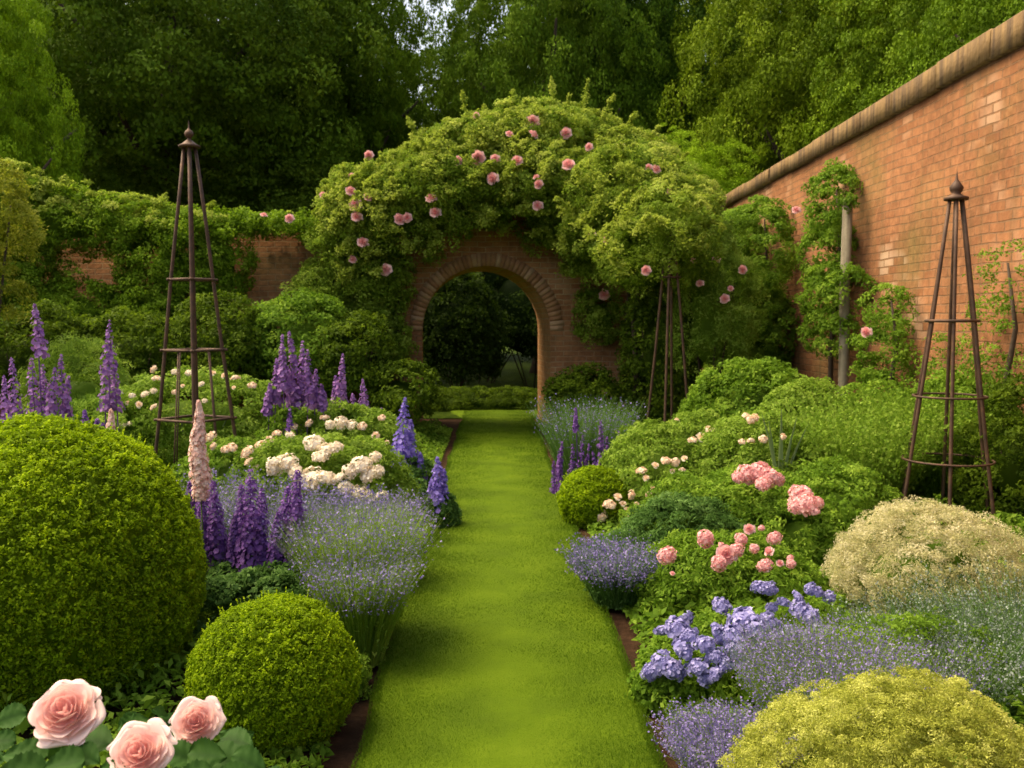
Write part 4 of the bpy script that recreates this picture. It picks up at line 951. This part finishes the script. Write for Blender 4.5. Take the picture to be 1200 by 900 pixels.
flc = leafy('cream_bush', 'rounded cream leaved bush in front of the hooped obelisk', 'bush', (X(1095, 5.0), 5.0, .26), (.52, .42, .42), M['cream_leaf'], 620, 75, .060, .020, .36, seed=140, droop=.3, lump=.10, spread=.9, withcore=.0, extra=((0, 0, -.05, .38, .3, .3, 150),))
core_mb = MB(); core(core_mb, (0, 0, .22), (.33, .27, .27), 3, .12); core_mb.build('inner_leaves', M['mid'], flc)
fly = leafy('yellow_bush', 'golden yellow feathery bush at the bottom right corner', 'bush', (X(1062, 2.75), 2.75, .235), (.46, .36, .37), M['gold'], 1500, 100, .036, .012, .40, seed=141, droop=.1, lump=.10, spread=.9, withcore=.5, shell=.78)
tuft('silver_salvia', 'silvery green salvia between the cream and yellow bushes', 'salvia', (X(1130, 3.9), 3.9), 2800, .52, .6, .3, .0020, M['cool'], M['silver'], 4, .0055, .25, .45, fill=14000)
tuft('silver_salvia', 'silvery green salvia at the right frame edge', 'salvia', (X(1215, 4.1), 4.1), 1600, .62, .6, .3, .0020, M['cool'], M['silver'], 4, .0055, .2, .45, fill=10000)
leafy('leafy_perennial', 'green leafy mound behind the yellow bush', 'plant', (X(1060, 3.9), 3.9, .14), (.42, .25, .30), M['mid'], 160, 55, .06, .03, .35, seed=142, stems=0)

# ------------------------------------------------------------------ pink garden rose in the foreground
FR = empty('pink_rose_bush', (X(150, 1.5), 1.5, 0), 'foreground rose bush with three big pale pink roses', 'rose bush')
fo = FR.location
def rleaf(seed):
    """serrated ovate leaflet, unit length along +Y, folded on its midrib"""
    r_ = np.random.default_rng(seed); mb = MB(); mb.smooth = True; nv, nu = 22, 9; V = []; A = []
    for i in range(nv):
        q = i / (nv - 1); w = .40 * math.sin(math.pi * min(1, q ** .78)) ** .75 * (1 + (.07 if i % 2 else -.05)) + .002
        if i == nv - 1: w = .001
        for j in range(nu):
            u = j / (nu - 1) * 2 - 1
            z = .14 * abs(u) * w * 2 - .16 * q * q + .022 * math.sin(q * 26 + abs(u) * 5) * abs(u) + .03 * math.sin(u * 4 + seed)
            V.append((u * w, q - .06 * abs(u) * w, z)); A.append(np.clip(.55 - .35 * math.exp(-abs(u) * 7) + r_.uniform(-.05, .05), 0, 1))
    F = [(i * nu + j, i * nu + j + 1, (i + 1) * nu + j + 1, (i + 1) * nu + j) for i in range(nv - 1) for j in range(nu - 1)]
    mb.add(V, F, np.array(A)); return mb.mesh('leaf', M['roseleaf'])
M['roseleaf'] = leafmat('rose bush leaves', (.014, .050, .008), (.028, .085, .013), (.055, .13, .025), trans=.2, rough=.6, spec=.10, patch=8)
RL = [rleaf(1), rleaf(2), rleaf(3)]
roses = [(78, 836, 1.42, 45, (.10, -.75, .75), 0), (165, 884, 1.36, 42, (.05, -.85, .75), 1), (231, 848, 1.50, 33, (.15, -.8, .6), 2)]
for i, (px, py, D, r, d, k) in enumerate(roses):
    p = at(px, py, D) - fo; q = Vector(d).to_track_quat('Z', 'Y')
    place(ROSE_HI[k], 'blossom', FR, p, q.to_euler(), r * D / 1100 * 1.0)
    dn = Vector(d).normalized(); sb = MB()
    b0 = p - dn * .028
    tube(sb, [b0, b0 + Vector((-dn.x * .03, -dn.y * .05, -.10)), (p.x * .6, p.y + .1, .6), (p.x * .3, .08, 0)], [.0035, .0035, .005, .008], 8)
    cane = sb.build('cane', M['stem'], FR)
    cb_ = MB()
    lathe(cb_, [(.001, -.02), (.008, -.015), (.010, 0), (.004, .012)], tuple(b0), 10)
    cb_.build('hip', M['stem'], cane)
LV = [(12, 840, 1.55, 46, 200, .5), (2, 868, 1.48, 40, 170, .4), (30, 884, 1.42, 62, 155, .35), (60, 872, 1.48, 50, 100, .3), (110, 868, 1.46, 64, 20, .4), (100, 885, 1.38, 48, -10, .5), (205, 850, 1.6, 52, 110, .3), (200, 868, 1.5, 46, 160, .3),
      (212, 885, 1.45, 52, -20, .45), (240, 885, 1.42, 58, 10, .4), (275, 868, 1.52, 56, 15, .45), (262, 890, 1.45, 66, -12, .4), (225, 872, 1.52, 42, 60, .5), (290, 893, 1.40, 55, -25, .4), (75, 895, 1.36, 60, 185, .4), (150, 850, 1.62, 42, 80, .3), (190, 838, 1.66, 40, 95, .2), (25, 905, 1.35, 70, 160, .4), (130, 915, 1.33, 66, -20, .4), (225, 915, 1.35, 66, 200, .4), (-20, 890, 1.45, 60, 20, .4), (275, 915, 1.36, 66, 10, .4), (322, 915, 1.38, 50, -10, .4)]
for i, (px, py, D, L, ang, til) in enumerate(LV):
    p = at(px, py, D) - fo; a = R(ang)
    ydir = Vector((math.cos(a), -.35 + .2 * math.sin(i), math.sin(a) * .5)).normalized()
    nrm = (Vector((0, -.62, .78)) + Vector(rng.normal(size=3) * .14)); nrm = (nrm - ydir * nrm.dot(ydir)).normalized(); xd = ydir.cross(nrm)
    mt = Matrix((xd, ydir, nrm)).transposed()
    place(RL[i % 3], 'leaf', FR, p - ydir * L * D / 1100 * .40, mt.to_euler(), L * D / 1100 * .84)
mb = MB(); mb.smooth = True; n = 420
src = RL[0]; LVs = np.zeros(len(src.vertices) * 3, np.float32); src.vertices.foreach_get('co', LVs); LVs = LVs.reshape(-1, 3)
LF = np.array([p.vertices[:] for p in src.polygons])
for k in range(n):
    y = Vector((rng.normal(), rng.normal() - .3, rng.normal() * .4)).normalized(); z = Vector((0, -.5, .85)) + Vector(rng.normal(size=3) * .3)
    z = (z - y * z.dot(y)).normalized(); x = y.cross(z); q = np.array(Matrix((x, y, z)).transposed())
    mb.add((LVs * rng.uniform(.04, .065)) @ q.T + [rng.uniform(-.27, .16), rng.uniform(-.12, .18), rng.uniform(.3, .96)], LF, rng.uniform(.3, .9))
mb.build('lower_foliage', M['roseleaf'], FR)
